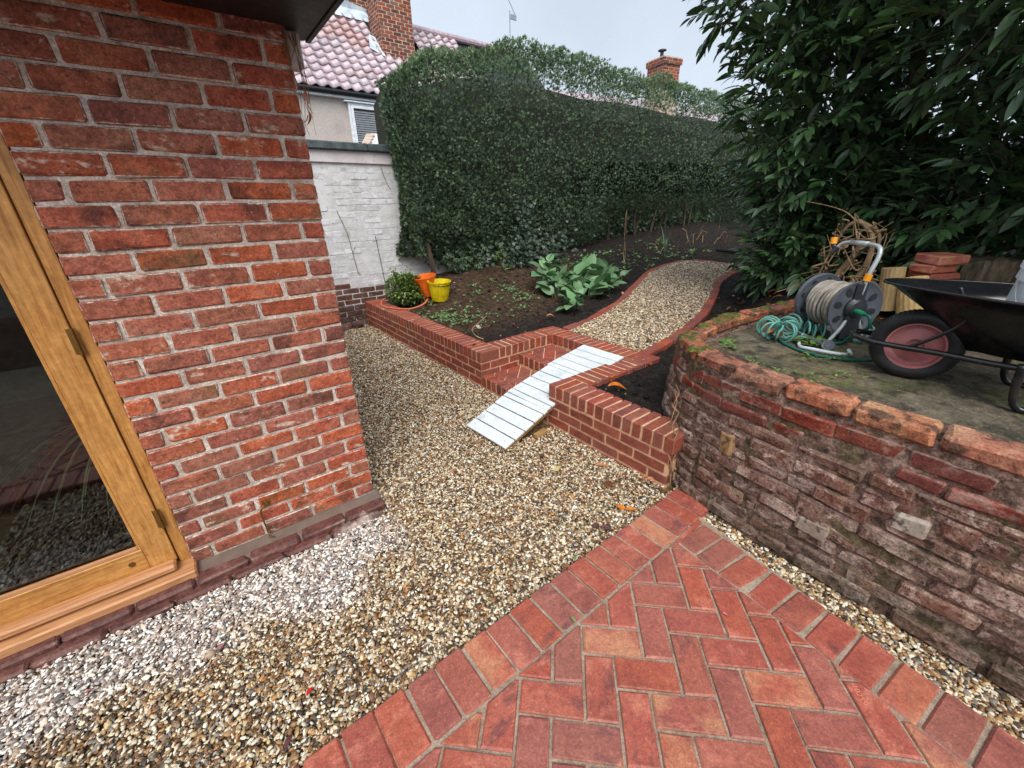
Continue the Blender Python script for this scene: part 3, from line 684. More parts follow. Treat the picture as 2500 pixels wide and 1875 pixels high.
for k in range(4):
    z=ZT-.112-.075*k
    s=-W_-(0 if k%2==0 else .1125); L=.225
    while s>-1.92:
        e=max(s-L+.01,-1.935); l=s-e
        if l>.02: brick(rw,l,.1025,.065,T(.05125,(s+e)/2,z-.0325)@Rz(R(90)),m_newbrick,c=.003,rot=.003,off=.0008)
        s-=L; L=.225
    course(rw,(.1125 if k%2==0 else 0),.885,-W_,z,-1,'x',first=.225)
st=thing('garden_steps','two shallow herringbone brick steps up to the gravel path','steps',(.45,-.45,0))
mb=MB(); mb.box(.004,.893,-W_+.002,-.002,-.1,.098,.001); mb.box(.454,.892,-W_+.004,-.004,.0975,.212,.001); mb.box(.905,1.10,-1.10,.19,-.1,ZT-.004,.001); mb.build('mortar',m_newmortar,st)
nosing=lambda x,z: [brick(st,.1025,.0655,.102,T(x+.05125,-.0752*i-.0365,z-.051),m_newbrick,c=.0035,rot=.004,off=.0008) for i in range(12)]
nosing(0,.107); nosing(.45,.221)
# back row on edge: the threshold of the path
for i in range(18):
    y=.215-.0752*i-.033
    brick(st,.213,.0655,.102,T(.895+.1075,y,ZT-.051),m_newbrick,c=.0035,rot=.004,off=.0008)
def tread(x0,x1,z):
    ply_=[(x0,-W_+.006),(x1,-W_+.006),(x1,-.006),(x0,-.006)]
    a=R(45); f1=np.array([math.cos(a),math.sin(a)]); f2=np.array([-f1[1],f1[0]]); m=.1125
    for i in range(-12,22):
        for j in range(-22,12):
            k=(i-j)%4
            if k not in (0,3): continue
            a0,b0,a1,b1=(i,j,i+2,j+1) if k==0 else (i,j,i+1,j+2)
            q=[f1*a+f2*b for a,b in ((a0*m+.005,b0*m+.005),(a1*m-.005,b0*m+.005),(a1*m-.005,b1*m-.005),(a0*m+.005,b1*m-.005))]
            for s in range(4):
                q=clip(q,ply_[s],ply_[(s+1)%4])
                if len(q)<3: break
            if len(q)<3 or area(q)<.0004: continue
            me,cen=prism_me(q,-.02,.02,.003,m_newbrick); ob('brick',me,st,T(*cen,z-.022+rng.normal(0,.0008)))
tread(.11,.446,.107); tread(.56,.89,.221)

# ------------------------------------------------------------------ path edging
ed=thing('path_edging','red brick edging set flush along both curves of the gravel path','edging',(1.2,0,pz(1.2)))
def edging(P,side,L=.213):
    Q=resample(P,.2245)
    for a,b in zip(Q,Q[1:]):
        d=(b-a).normalized(); c=(a+b)/2; nrm=Vector((-d.y,d.x,0))*side; c=c+nrm*.051; an=math.atan2(d.y,d.x)
        sl=math.atan2(pz(b.x)-pz(a.x),(b-a).length)
        brick(ed,(b-a).length-.010,.1005,.09,T(c.x,c.y,pz(c.x)-.045)@Rz(an)@Matrix.Rotation(-sl,4,'Y'),m_newbrick,c=.004,rot=.004)
edging(PLs,-1); edging(PRs,1)
edging([Vector((5.345,1.0,0)),Vector((5.36,.83,0)),Vector((5.30,.46,0)),Vector((5.28,.15,0))],-1)
grid('garden_path',1.09,5.4,-1.1,1.25,.05,lambda x,y:np.vectorize(pz)(x)-.028,m_gravelbase,keep=lambda c:(c[:,1]<np.interp(c[:,0],plx,ply)-.03)&(c[:,1]>np.interp(c[:,0],prx,pry)+.03)&(c[:,0]<5.33),kind='structure')

# ------------------------------------------------------------------ ramp of three boarded sections
rp=thing('wheelbarrow_ramp','pale grey boarded ramp in three sections laid over the brick steps','ramp',(.1,-.75,0))
def ramp_section(xa,za,xb,zb,ya,yb,widths):
    """from low end (xa,za) to high end (xb,zb); ya, yb: y of its middle at both ends"""
    L=math.hypot(xb-xa,zb-za); sl=math.atan2(zb-za,xb-xa); yaw=math.atan2(yb-ya,xb-xa)
    M=T(xa,ya,za)@Rz(yaw)@Matrix.Rotation(-sl,4,'Y')
    sec=link(bpy.data.objects.new('ramp_section',None),rp,M)
    for s in (-1,1):
        m=MB(); m.box(0.02,L-.005,s*.192-.014,s*.192+.014,-.058,-.0185,.002,M=M); m.build('stringer',m_rawwood,sec,M)
    s=0; tot=sum(widths)
    for w in widths:
        ww=w/tot*L
        bw=ww-.009
        for h in (-1,1):
            me=brick_me(bw,.2235,.017,m_greypaint,int(rng.integers(3)),c=.0015,jit=.0004)
            ob('plank',me,sec,M@T(s+ww/2,h*.1125,-.0085+rng.normal(0,.0006)))
        for yy in (-.17,0.17):
            mb2=MB(); mb2.lathe([(.0035,0),(.0035,.0012),(.0012,.0016)],n=8,cap1=True); 
            ob('screw',mb2.me('screw',m_darkplastic),sec,M@T(s+ww*.5,yy,-.0003))
        s+=ww
ramp_section(-.525,.028,-.095,.172,-.795,-.765,[1,1,1,1,.5])
ramp_section(-.105,.176,.365,.283,-.762,-.745,[.55,1,1,1,1])
ramp_section(.352,.292,.832,.362,-.742,-.727,[.5,1,1,1,1])
ob('timber_block',brick_me(.12,.045,.03,m_rawwood,1,.002),rp,T(-.17,-1.015,.02)@Rz(R(8)))

# ------------------------------------------------------------------ old curved wall and its kerb
ow=thing('old_curved_wall','weathered old brick retaining wall, curved at its end and patched with mossy stones','wall',(0,-3,0))
HW=.80
# smooth the path and give it batter
def wall_pt(P,s_,z): pass
Lp=[Vector((p.x,p.y,0)) for p in WTs]
def off(Pl,d):
    out=[]
    for i,p in enumerate(Pl):
        a=Pl[max(0,i-1)]; b=Pl[min(len(Pl)-1,i+1)]; t=(b-a).normalized(); out.append(p+Vector((t.y,-t.x,0))*d)
    return out
s0=off(Lp,-.0)
nl=1 if (off(Lp[:3],.1)[1].x<Lp[1].x) else -1     # +1: outward is towards the courtyard
P_=resample(Lp,.03); rows=28
V=[];f=[]
for i,p in enumerate(P_):
    for r in range(rows+1):
        z=-.08+(HW+.06)*r/rows
        bat=.075*(1-max(0,z)/HW)
        a=P_[max(0,i-1)]; b=P_[min(len(P_)-1,i+1)]; t=(b-a).normalized(); n=Vector((t.y,-t.x,0))*nl
        d=fbm(p.x*7,p.y*7,z*9,4)*.011+fbm(p.y*22,p.x*22,z*26,2)*.004
        V.append(p+n*(bat-.006+d*1.15)+Vector((0,0,z)))
nr=rows+1; m_=len(P_)
for i in range(m_-1):
    for r in range(rows): f.append((i*nr+r,(i+1)*nr+r,(i+1)*nr+r+1,i*nr+r+1))
# back face 22 cm in, and the top
back=off(P_,-nl*.23); base=len(V)
for p in back: V.append(Vector((p.x,p.y,HW-.03))); V.append(Vector((p.x,p.y,-.08)))
for i in range(m_-1):
    f.append((i*nr+rows,(i+1)*nr+rows,base+2*(i+1),base+2*i)); f.append((base+2*i,base+2*(i+1),base+2*(i+1)+1,base+2*i+1))
f.append((0,)+tuple(range(1,nr))+(base,base+1))
ob('mortar',me_new('mortar',V,f,m_dirtymortar,True),ow)
def wall_brick(c,i,z,l,h,mtl,proud=.005,d=.09,cap=False):
    a=P_[max(0,i-1)]; b=P_[min(m_-1,i+1)]; t=(b-a).normalized(); n=Vector((t.y,-t.x,0))*nl
    bat=.075*(1-max(0,z)/HW); p=c+n*(bat+proud-d/2); an=math.atan2(t.y,t.x)
    M=T(p.x,p.y,z)@Rz(an)@Matrix.Rotation(nl*.0,4,'X')
    v,ff=chbox(l,d,h,.007,.0035,rng); 
    # bow the face of the brick a little, as frost has left it
    me=me_new('brick',v,ff,mtl,half=(l/2,d/2,h/2))
    ob('brick',me,ow,M@Euler((rng.normal(0,.02),rng.normal(0,.012),rng.normal(0,.012))).to_matrix().to_4x4())
step=.03
z=.005; ci=0
while z<HW-.085:
    h=.066+rng.normal(0,.006)
    s=rng.uniform(-.2,0)
    while s<(m_-1)*step:
        l=rng.choice([.225,.24,.21,.14,.31],p=[.34,.25,.12,.17,.12])+rng.normal(0,.008)
        k=(s+l/2)/step; i=int(np.clip(round(k),0,m_-1))
        if 0<=k<=m_-1:
            c=P_[i]; zz=z+h/2+fbm(c.y*1.3,ci*.7,4)*.010
            # the tight curve at the end takes short pieces
            if i*step<.75: l=min(l,.125)
            if rng.random()<.93:
                wall_brick(c,i,zz,l,h*rng.uniform(.94,1.06),m_oldred if zz>.60 else m_dirtybrick,proud=rng.normal(.0025,.0035))
        s+=l+.006
    z+=h+.007; ci+=1
# a few large stones and bricks on end patched into the face
stone=mat('patch_stone',[G(120,108,96),G(150,138,124),G(184,176,166)],scale=12,k=.3,rough=.95,over=[dict(scale=26,lo=.52,hi=.62,col=G(60,54,50),amt=.8),dict(scale=5,lo=.5,hi=.66,col=G(110,78,70),amt=.5)],bump=(22,.9,.014))
buff=mat('buff_patch_brick',[G(140,108,74),G(170,136,98)],scale=12,rough=.95,over=[dict(scale=26,lo=.5,hi=.62,col=G(64,54,44),amt=.75)],bump=(30,.8,.01))
def patch(y,z,l,h,mtl,pr=.012):
    i=int(np.argmin([abs(p.y-y) for p in P_])); wall_brick(P_[i],i,z,l,h,mtl,proud=pr,d=.10)
patch(-2.22,.42,.075,.125,buff); patch(-2.93,.44,.10,.085,stone,.016); patch(-2.72,.40,.20,.07,m_dirtybrick,.014); patch(-2.62,.31,.10,.10,m_dirtybrick,.012)
patch(-2.66,.235,.12,.075,stone); patch(-2.40,.33,.20,.05,m_dirtybrick,.016); patch(-3.05,.48,.10,.08,m_dirtybrick,.014)
for (y,z,l,h) in ((-2.35,.05,.26,.06),(-2.55,.055,.12,.06),(-2.78,.05,.28,.07),(-3.1,.05,.25,.06),(-3.4,.05,.3,.07),(-2.12,.05,.2,.05)): patch(y,z,l,h,m_dirtybrick,.02)
# coping: bricks laid flat, lengthwise
def coping(P,zt,L,w,flip,j=.012,first=0,par=None):
    Q=resample(P,L+j)
    for a,b in zip(Q,Q[1:]):
        d=(b-a).normalized(); c=(a+b)/2; n=Vector((d.y,-d.x,0))*flip; an=math.atan2(d.y,d.x); c=c+n*(-w/2+.012)
        v,ff=chbox((b-a).length-j,w,.07,.008,.003,rng); me=me_new('brick',v,ff,m_capbrick,half=((b-a).length/2-j/2,w/2,.035))
        ob('brick',me,par or ow,T(c.x,c.y,zt-.035+rng.normal(0,.003))@Rz(an)@Euler((rng.normal(0,.02),rng.normal(0,.012),0)).to_matrix().to_4x4())
CP=[p for p in Lp if p.y<-1.70]
coping(CP,HW+.02,.245,.125,nl)
kp=[Vector((.30,-1.735,0)),Vector((.43,-1.665,0)),Vector((.62,-1.625,0)),Vector((.93,-1.61,0)),Vector((1.25,-1.635,0)),Vector((1.6,-1.68,0)),Vector((2.15,-1.74,0))]
kps=spline(kp,8)
kb=thing('terrace_kerb','low mossy brick kerb curving along the back edge of the terrace','kerb',(1.2,-1.65,.72))
nk=-1 if off(kps,.1)[10].y>kps[10].y else 1
V=[];f=[]
for i,p in enumerate(kps):
    a=kps[max(0,i-1)]; b=kps[min(len(kps)-1,i+1)]; t=(b-a).normalized(); n=Vector((t.y,-t.x,0)); n=n if n.y<0 else -n
    for dd,zz in ((.012,.3),(.012,HW-.055),(.112,HW-.055),(.112,.5)): V.append(p+n*dd+Vector((0,0,zz)))
for i in range(len(kps)-1):
    for r in range(3): f.append((i*4+r,(i+1)*4+r,(i+1)*4+r+1,i*4+r+1))
f+=[(0,1,2,3)]
ob('mortar',me_new('mortar',V,f,m_dirtymortar),kb)
Q=resample(kps,.235)
for ai,(a,b) in enumerate(zip(Q,Q[1:])):
    d=(b-a).normalized(); c=(a+b)/2; n=Vector((d.y,-d.x,0)); n=n if n.y<0 else -n; an=math.atan2(d.y,d.x)
    v,ff=chbox(.222,.115,.066,.009,.003,rng); me=me_new('brick',v,ff,m_capbrick,half=(.111,.057,.033))
    ob('brick',me,kb,T(*(c+n*.058).xy,HW-.02+rng.normal(0,.003))@Rz(an)@Euler((rng.normal(0,.02),rng.normal(0,.012),0)).to_matrix().to_4x4())
    v,ff=chbox(.215,.03,.06,.005,.002,rng); me=me_new('brick',v,ff,m_dirtybrick,half=(.108,.015,.03))
    ob('brick',me,kb,T(*(c+n*.1).xy,HW-.092)@Rz(an))
# cushions of moss on the coping
moss=MB()
def moss_pad(x,y,z,r,par):
    n=14; V=[(0,0,.010)];f=[]
    for k in range(n):
        a=6.283*k/n; rr=r*(.7+.5*rng.random()); V.append((rr*.6*math.cos(a),rr*.6*math.sin(a),.008+.004*rng.random())); V.append((rr*math.cos(a),rr*math.sin(a),-.004))
    for k in range(n):
        l=(k+1)%n; f+= [(0,1+2*k,1+2*l),(1+2*k,2+2*k,2+2*l,1+2*l)]
    moss.add(np.array(V)+np.array([x,y,z]),f)
for (x,y) in ((.34,-1.755),(.40,-1.72),(.47,-1.70),(.66,-1.68),(.70,-1.66),(.86,-1.655),(1.0,-1.66),(1.05,-1.66),(1.12,-1.675),(1.33,-1.70),(1.5,-1.72),(1.75,-1.75),(.23,-1.88),(.2,-1.9)):
    for k in range(4): moss_pad(x+rng.normal(0,.03),y+rng.normal(0,.02),HW+.012,.022+.02*rng.random(),None)
moss.build('moss_cushions',m_moss,kb,smooth=True,kind='stuff')
# dry ivy stems clinging to the wall's end
iv=MB()
for (z0,z1,dx) in ((.02,.62,0),(.05,.42,.02),(.3,.66,-.02)):
    iv.tube([(.02+dx+.02*math.sin(k*1.7),-1.955+.012*math.sin(k*2.3)-.35*dx+.10*(k/9)*(z1-z0),z0+(z1-z0)*k/9) for k in range(10)],[.006-.0004*k for k in range(10)],n=6)
iv.build('dead_stem',m_dryroot,ow)

# ------------------------------------------------------------------ terrace slab
tp=[]
ter_in=[(float(wallx(y))+.10,y) for y in np.linspace(-5.1,-1.9,20)]+[(.36,-1.80),(.47,-1.745),(.65,-1.71),(.95,-1.70),(1.25,-1.72),(1.6,-1.76),(1.85,-1.80),(1.95,-5.1)]
grid('terrace',0,1.95,-5.1,-1.7,.05,lambda x,y:np.vectorize(lambda a,b:ZTER+fbm(a*2,b*2,2)*.006+fbm(a*11,b*11,4)*.003)(x,y),m_concrete,
     keep=lambda c:(c[:,0]>wallx(c[:,1])+.06)&(c[:,1]<np.interp(c[:,0],[.3,.47,.65,.95,1.25,1.6,1.95],[-1.80,-1.72,-1.68,-1.67,-1.69,-1.73,-1.80])),kind='structure')
# ------------------------------------------------------------------ brick house with oak door (left)
HM=T(HX,HY,0)@Rz(HT)           # local x runs along the front (negative to the left), y into the house
def hp(x,y,z): return HM@T(x,y,z)
house=thing('brick_house','old red brick house corner with an oak glazed door and black eaves board','house',M=HM)
PW=.871; ZB,CO=.0275,.0787; NC=28; ZH=2.205
mb=MB(); mb.box(-PW+.006,-.003,.006,.30,-.08,ZH+.02,.001,M=HM); wallp=mb.build('wall',m_oldmortar,house,HM)
# return of the corner and the wall above the door stay in view from the side
for kc in range(NC):
    z=ZB+CO*kc+CO/2; h=.0695
    ks=-PW; items=[]
    if kc%2==0: seg=[.104]+[.228]*3+[.113]      # header at the corner
    else: seg=[.218]+[.228]*2+[.215]
    x=0
    for si,l in enumerate(seg):
        j=.013
        l2=l+rng.normal(0,.004)
        x1=x-l2
        if si==len(seg)-1: x1=-PW
        if x1<-PW: x1=-PW
        if x-x1>.03:
            ll=x-x1-(j if x1>-PW else 0)
            v,f=chbox(ll,.10,h+rng.normal(0,.0015),.0045,.0013,rng); me=me_new('brick',v,f,m_oldbrick,half=(ll/2,.05,h/2))
            ob('brick',me,wallp,hp(x-ll/2,.05-.002+rng.normal(0,.0022),z)@Euler((rng.normal(0,.006),rng.normal(0,.006),rng.normal(0,.006))).to_matrix().to_4x4())
        x=x1
    # side of the corner
    for q in range(5):
        l=.215 if (kc+q)%2 else .104
    y=.1 if kc%2 else .215
    while y<2.6:
        v,f=chbox(.10,.213,h,.006,.002,rng); me=me_new('brick',v,f,m_oldbrick,half=(9,9,9))
        if kc%1==0: ob('brick',me,wallp,hp(-.048,y+.115,z)); 
        y+=.228
mb=MB(); mb.box(-.31,-.004,.306,2.85,-.08,ZH+.02,.001,M=HM); mb.build('side_wall',m_oldmortar,house,HM)
# plinth: a course of dark bricks standing forward under a sloping fillet
pl=MB()
v=[(-2.6,.002,.030),(.02,.002,.030),(.02,-.075,.018),(-2.6,-.075,.018),(-2.6,-.125,-.03),(.02,-.125,-.03),(.02,-.14,-.12),(-2.6,-.14,-.12),(.02,.002,-.12)]
pl.add([HM@Vector(p) for p in v],[(0,1,2,3),(3,2,5,4),(4,5,6,7),(1,8,6,5,2)])
plo=pl.build('plinth',flat('plinth_mortar',G(112,96,86),rough=.85),house,HM)
x=.025; k=0
while x>-2.5:
    l=.222+rng.normal(0,.006)
    v,f=chbox(l-.007,.070,.06,.008,.002,rng); me=me_new('brick',v,f,m_plinth,half=((l-.007)/2,.035,.03))
    ob('brick',me,plo,hp(x-l/2,-.088,-.009+rng.normal(0,.0012))@Euler((.10,rng.normal(0,.008),rng.normal(0,.01))).to_matrix().to_4x4()); x-=l
x=-.06
while x>-2.5:
    l=.225+rng.normal(0,.006)
    v,f=chbox(l-.006,.07,.06,.009,.002,rng); me=me_new('brick',v,f,m_plinth,half=((l-.006)/2,.035,.03))
    ob('brick',me,plo,hp(x-l/2,-.122,-.042)@Euler((.1,rng.normal(0,.008),rng.normal(0,.01))).to_matrix().to_4x4()); x-=l
# eaves: flat black boarded soffit over the door, with its edge board
ev=MB(); ev.box(-3.3,.096,-.52,.13,ZH,ZH+.03,.002,M=HM); eo=ev.build('soffit',m_black,house,HM)
e2_=MB(); e2_.box(.098,.118,-.53,.135,ZH-.004,ZH+.15,.002,M=HM); e2_.box(-3.3,.098,-.542,-.522,ZH-.004,ZH+.15,.002,M=HM); e2_.build('edge_board',m_black,eo,HM)
e3=MB(); e3.box(-3.3,.118,-.542,.13,ZH+.15,ZH+.17,.002,M=HM); e3.build('roof_edge',m_lead,house,HM)
cb=MB(); cb.box(-.02,.05,.02,.10,ZH-.12,ZH-.004,.006,M=HM); cb.build('corbel',m_band,house,HM)
# dead creeper hanging from the corner
cs=MB()
for k in range(9):
    a=rng.normal(0,.03); L=.10+.25*rng.random(); x0=-.02+.05*rng.random()
    cs.tube([HM@Vector((x0+a*t*1.2+.01*math.sin(5*t+k),-.012-.02*t*rng.random(),ZH-.02-L*t)) for t in np.linspace(0,1,7)],[.0022-.0015*t for t in np.linspace(0,1,7)],n=5)
cs.build('dead_creeper',m_dryroot,house,HM)
def leaf_geo(L,Wd,fold=.25,curl=.3,n=6,shape=1.0,stem=.0):
    """folded, arched leaf along +x, upper side +z"""
    V=[];f=[]
    for i in range(n+1):
        t=i/n; w=Wd/2*(math.sin(math.pi*min(1,t**shape))**.75 if 0<t<1 else 0.02)
        x=L*t; z=-curl*L*t*t; 
        V+= [(x,w,z+fold*w),(x,0,z),(x,-w,z+fold*w)]
    for i in range(n):
        a=3*i; f+=[(a,a+3,a+4,a+1),(a+1,a+4,a+5,a+2)]
    v=np.array(V)
    if stem: v[:,0]+=stem
    return v,f
def leafM(v,f,M,mb): mb.add([M@Vector(p) for p in v],f)
cl=MB()
for k in range(3):
    v,f=leaf_geo(.05,.020,.5,.5); leafM(v,f,hp(.022+.008*rng.random(),-.02,ZH-.20-.035*k)@Euler((rng.random(),1.3+.3*rng.random(),rng.random()*6)).to_matrix().to_4x4(),cl)
cl.build('dead_leaf',m_dead['tan'],house,HM,smooth=True)
# twig stuck in the brickwork
# ---- door
door=MB(); DY=.012
jx0=-PW-.0455
door.box(jx0,-PW-.001,DY+.008,.11,.058,ZH,.002,M=HM)
do=door.build('door',m_oak,house,HM,label='oak glazed door with brass hinges')
def dbox(name,x0,x1,y0,y1,z0,z1,m,c=.002,par=do):
    b=MB(); b.box(x0,x1,y0,y1,z0,z1,c,M=HM); return b.build(name,m,par,HM)
sx1=jx0-.003; sx0=sx1-.095
dbox('stile',sx0,sx1,DY-.004,DY+.05,.088,2.12,m_oak)
dbox('bottom_rail',-1.9,sx0-.001,DY-.003,DY+.049,.088,.205,m_oakh)
dbox('top_rail',-1.9,sx0-.001,DY-.003,DY+.049,2.02,2.12,m_oakh)
dbox('stile',-2.0,-1.902,DY-.004,DY+.05,.088,2.12,m_oak)
dbox('frame_head',-2.1,-PW-.001,DY+.006,.11,2.125,ZH-.001,m_oakh)
dbox('bead',-1.9,sx0-.012,DY-.001,DY+.014,.2055,.222,m_oaksill); dbox('bead',sx0-.012,sx0-.0005,DY-.001,DY+.016,.2055,2.02,m_oak)
dbox('weather_bar',-1.95,sx1-.004,-.052,DY-.004,.070,.103,m_oaksill,.008)
dbox('sill',-2.1,-PW+.012,-.085,.08,.012,.058,m_oaksill,.007)
dbox('pane',-1.9,sx0-.004,DY+.018,DY+.024,.20,2.03,m_glass,.0005)
def hinge(z):
    b=MB()
    for k in range(5): b.lathe([(.0062,0),(.0062,.0185)],M=hp(jx0-.0015,DY-.010,z+k*.0195),n=10,cap0=True,cap1=True)
    b.box(jx0-.016,jx0+.012,DY-.0055,DY-.0035,z,z+.0965,.0005,M=HM); smooth_by_angle(b.build('hinge',m_brass,do,HM))
hinge(1.10); hinge(.28)
b=MB(); b.lathe([(.0,.004),(.006,.006),(.0115,.004),(.0125,0),(.008,-.001)],M=hp(sx0-.05,DY-.003,.148)@Matrix.Rotation(R(90),4,'X'),n=16); smooth_by_angle(b.build('bolt_cover',m_brass,do,HM))
# door stay on the wall: rose, hook arm
ds=MB(); hx_,hz_=-.525,.222
ds.lathe([(.017,0),(.017,.004),(.010,.006),(.008,.018),(.010,.022),(0,.024)],M=hp(hx_,-.001,hz_)@Matrix.Rotation(R(90),4,'X'),n=16)
ds.tube([HM@Vector(p) for p in ((hx_-.004,-.018,hz_-.002),(hx_-.028,-.024,hz_-.018),(hx_-.034,-.018,hz_-.05),(hx_-.03,-.016,hz_-.17),(hx_-.032,-.03,hz_-.185),(hx_-.012,-.05,hz_-.182))],[.004,.005,.0042,.0035,.0035,.003],n=8)
smooth_by_angle(ds.build('door_stay',m_brass,house,HM))
# ---- room behind the glass
rm=MB()
for q in ([(-2.6,.125,.03),(-.6,.125,.03),(-.6,3.2,.03),(-2.6,3.2,.03)],): rm.add([HM@Vector(p) for p in q],[(0,1,2,3)])
room_floor=flat('stone_floor',G(96,90,84),rough=.5,scale=4); room_wall=flat('plaster',G(186,188,176),rough=.9)
rm.build('room_floor',room_floor,house,HM)
rw2=MB()
for q in ([(-2.6,3.2,.03),(-.32,3.2,.03),(-.32,3.2,2.3),(-2.6,3.2,2.3)],[(-.32,.31,.03),(-.32,3.2,.03),(-.32,3.2,2.3),(-.32,.31,2.3)],[(-2.6,.12,.03),(-2.6,3.2,.03),(-2.6,3.2,2.3),(-2.6,.12,2.3)],[(-2.6,.1,2.29),(-.32,.1,2.29),(-.32,3.2,2.29),(-2.6,3.2,2.29)]):
    rw2.add([HM@Vector(p) for p in q],[(0,1,2,3)])
rw2.build('room_wall',room_wall,house,HM)
b=MB(); b.box(-2.45,-2.0,.02,.30,-.08,ZH+.02,M=HM); b.build('wall_beyond_door',m_oldmortar,house,HM)
mt=thing('door_mat','dark coir doormat on the floor inside the glazed door','doormat',M=hp(-1.45,.42,.03))
b=MB(); b.box(-1.80,-.85,.20,1.0,.032,.052,.004,M=HM); b.build('mat',mat('coir',[G(24,20,17),G(44,36,30),G(62,52,42)],scale=40,rough=1,bump=(90,1,.02)),mt)
def boot(lx,ly,rz,lab,s=1):
    M=hp(lx,ly,.053)@Rz(rz)@Matrix.Scale(s,4)
    t=thing('boot',lab,'boot',M=M)
    me=bpy.data.meshes.new('boot_body')
    b=MB(); secs=[(-.10,.036,.10),(-.07,.040,.13),(-.02,.043,.14),(.03,.045,.10),(.09,.048,.072),(.14,.044,.06),(.175,.028,.045)]
    V=[];n=10
    for x,w,h in secs:
        for k in range(n):
            a=6.283*k/n; V.append(M@Vector((x,w*math.cos(a),h/2+h/2*math.sin(a))))
    f=[]
    for i in range(len(secs)-1):
        for k in range(n): l=(k+1)%n; f.append((i*n+k,i*n+l,(i+1)*n+l,(i+1)*n+k))
    f+=[tuple(range(n)),tuple((len(secs)-1)*n+k for k in range(n))]
    b.add(V,f); b.tube([M@Vector((-.05,0,.08)),M@Vector((-.055,0,.2)),M@Vector((-.06,0,.27))],[.042,.05,.052],n=12)
    b.build('upper',flat('dark_boot',G(62,64,66),rough=.6),t,M,smooth=True)
boot(-1.36,.80,R(200),'dark boot on the doormat, the nearer to the oak stile'); boot(-1.60,.72,R(250),'dark boot on the doormat, farther from the oak stile',1.05)
sp=thing('spider_plant','spider plant with long arching striped leaves inside the glazed door','houseplant',M=hp(-.86,.48,.50))
b=MB(); b.lathe([(.0,.0),(.065,0),(.085,.13),(.092,.13),(.092,.15),(.08,.15),(.07,.12)],M=hp(-.86,.48,.50),n=24); b.build('pot',m_dead['tan'],sp,smooth=False)
b=MB()
for k in range(26):
    a=rng.uniform(R(150),R(262)); L=rng.uniform(.45,.85); P=[]
    for t in np.linspace(0,1,9): P.append(HM@Vector((-.88+math.cos(a)*L*t,.47+math.sin(a)*L*t*.22,.64+.45*L*t-.95*L*t*t)))
    V=[];
    for i,p in enumerate(P):
        w=.011*(1-.8*(i/8)); side=Vector((-math.sin(a),math.cos(a),0)); V+=[p+side*w+Vector((0,0,.003)),p,p-side*w+Vector((0,0,.003))]
    f=[]
    for i in range(8): q=3*i; f+=[(q,q+3,q+4,q+1),(q+1,q+4,q+5,q+2)]
    b.add(V,f)
b.build('leaves',leafmat('striped_leaf',[G(170,196,140),G(226,236,196)],rough=.5),sp,smooth=True)

pst=thing('plant_stand','small wooden plant stand behind the oak stile','stand',M=hp(-.86,.48,.03))
b=MB(); b.lathe([(0,.44),(.13,.44),(.13,.468),(0,.468)],M=hp(-.86,.48,.03),n=24); b.build('top',m_oakh,pst)
for k in range(3): b=MB(); b.tube([hp(-.86,.48,.03)@Vector((.10*math.cos(2.1*k+.5),.10*math.sin(2.1*k+.5),.44)),hp(-.86,.48,.03)@Vector((.13*math.cos(2.1*k+.5),.13*math.sin(2.1*k+.5),0))],.012,n=8); b.build('leg',m_oak,pst)
# rendered wall across the yard, seen as the pale reflection in the door glass
ry=thing('yard_wall','pale rendered wall across the yard, seen reflected in the door glass','wall',(-4.5,-6.3,0))
b=MB(); b.box(-8,-1.6,-6.5,-6.2,-.2,2.3,.01); b.build('wall',m_render,ry)
b=MB(); b.box(-8,-1.6,-6.22,-5.9,-.2,.42,.01); b.build('planter',m_newbrick,ry,half=(9,9,9))
# ------------------------------------------------------------------ whitewashed boundary wall
ww=thing('garden_wall','whitewashed brick boundary wall with slate coping and bare brown bricks at its foot','wall',(.4,2.95,0))
WY=2.95
b=MB(); b.box(-1.9,2.6,WY+.004,WY+.22,-.1,2.20,.001); b.build('mortar',m_whitemortar,ww)
b=MB(); b.box(-1.9,2.6,WY-.025,WY+.24,2.075,2.212,.004); b.build('band',m_band,ww)
b=MB()
for k in range(6): b.box(-1.9+.75*k+.003,-1.9+.75*(k+1)-.003,WY-.075,WY+.28,2.2125,2.302,.012)
b.build('coping',m_coping,ww)
nrow=int((2.07-.0)/.0755)
for r in range(nrow):
    z=.0+.0755*r+.036
    if z>2.05: continue
    x=-.72-(.11 if r%2 else 0)
    while x<1.35:
        dark=z+.02*math.sin(x*5)<.55
        if not (dark and x>.25):
            v,f=chbox(.219,.09,.069,.003 if not dark else .006,.0022,rng); me=me_new('brick',v,f,m_brownbrick if dark else m_whitewash,half=(.108,.045,.033))
            ob('brick',me,ww,T(x+.113,WY+.045+(-.003 if dark else .0025)+rng.normal(0,.0016)-(.012 if dark and z<.3 else 0),z+rng.normal(0,.0015))@Euler((rng.normal(0,.01),rng.normal(0,.006),rng.normal(0,.008))).to_matrix().to_4x4())
        x+=.2275
stn=[m_brownbrick,m_dirtymortar]
for i,(x,y,s,lb) in enumerate(((-.36,2.86,.20,'flat brown footing stone at the foot of the whitewashed wall, nearest the house'),(-.16,2.87,.17,'brown footing stone at the foot of the whitewashed wall, next to the new wall end'))):
    v,f=chbox(s,.12,.09,.02,.008,rng); ob('footing_stone',me_new('footing_stone',v,f,m_brownbrick,half=(9,9,9)),None,T(x,y,.03)@Rz(rng.normal(0,.15)),label=lb,category='stone')
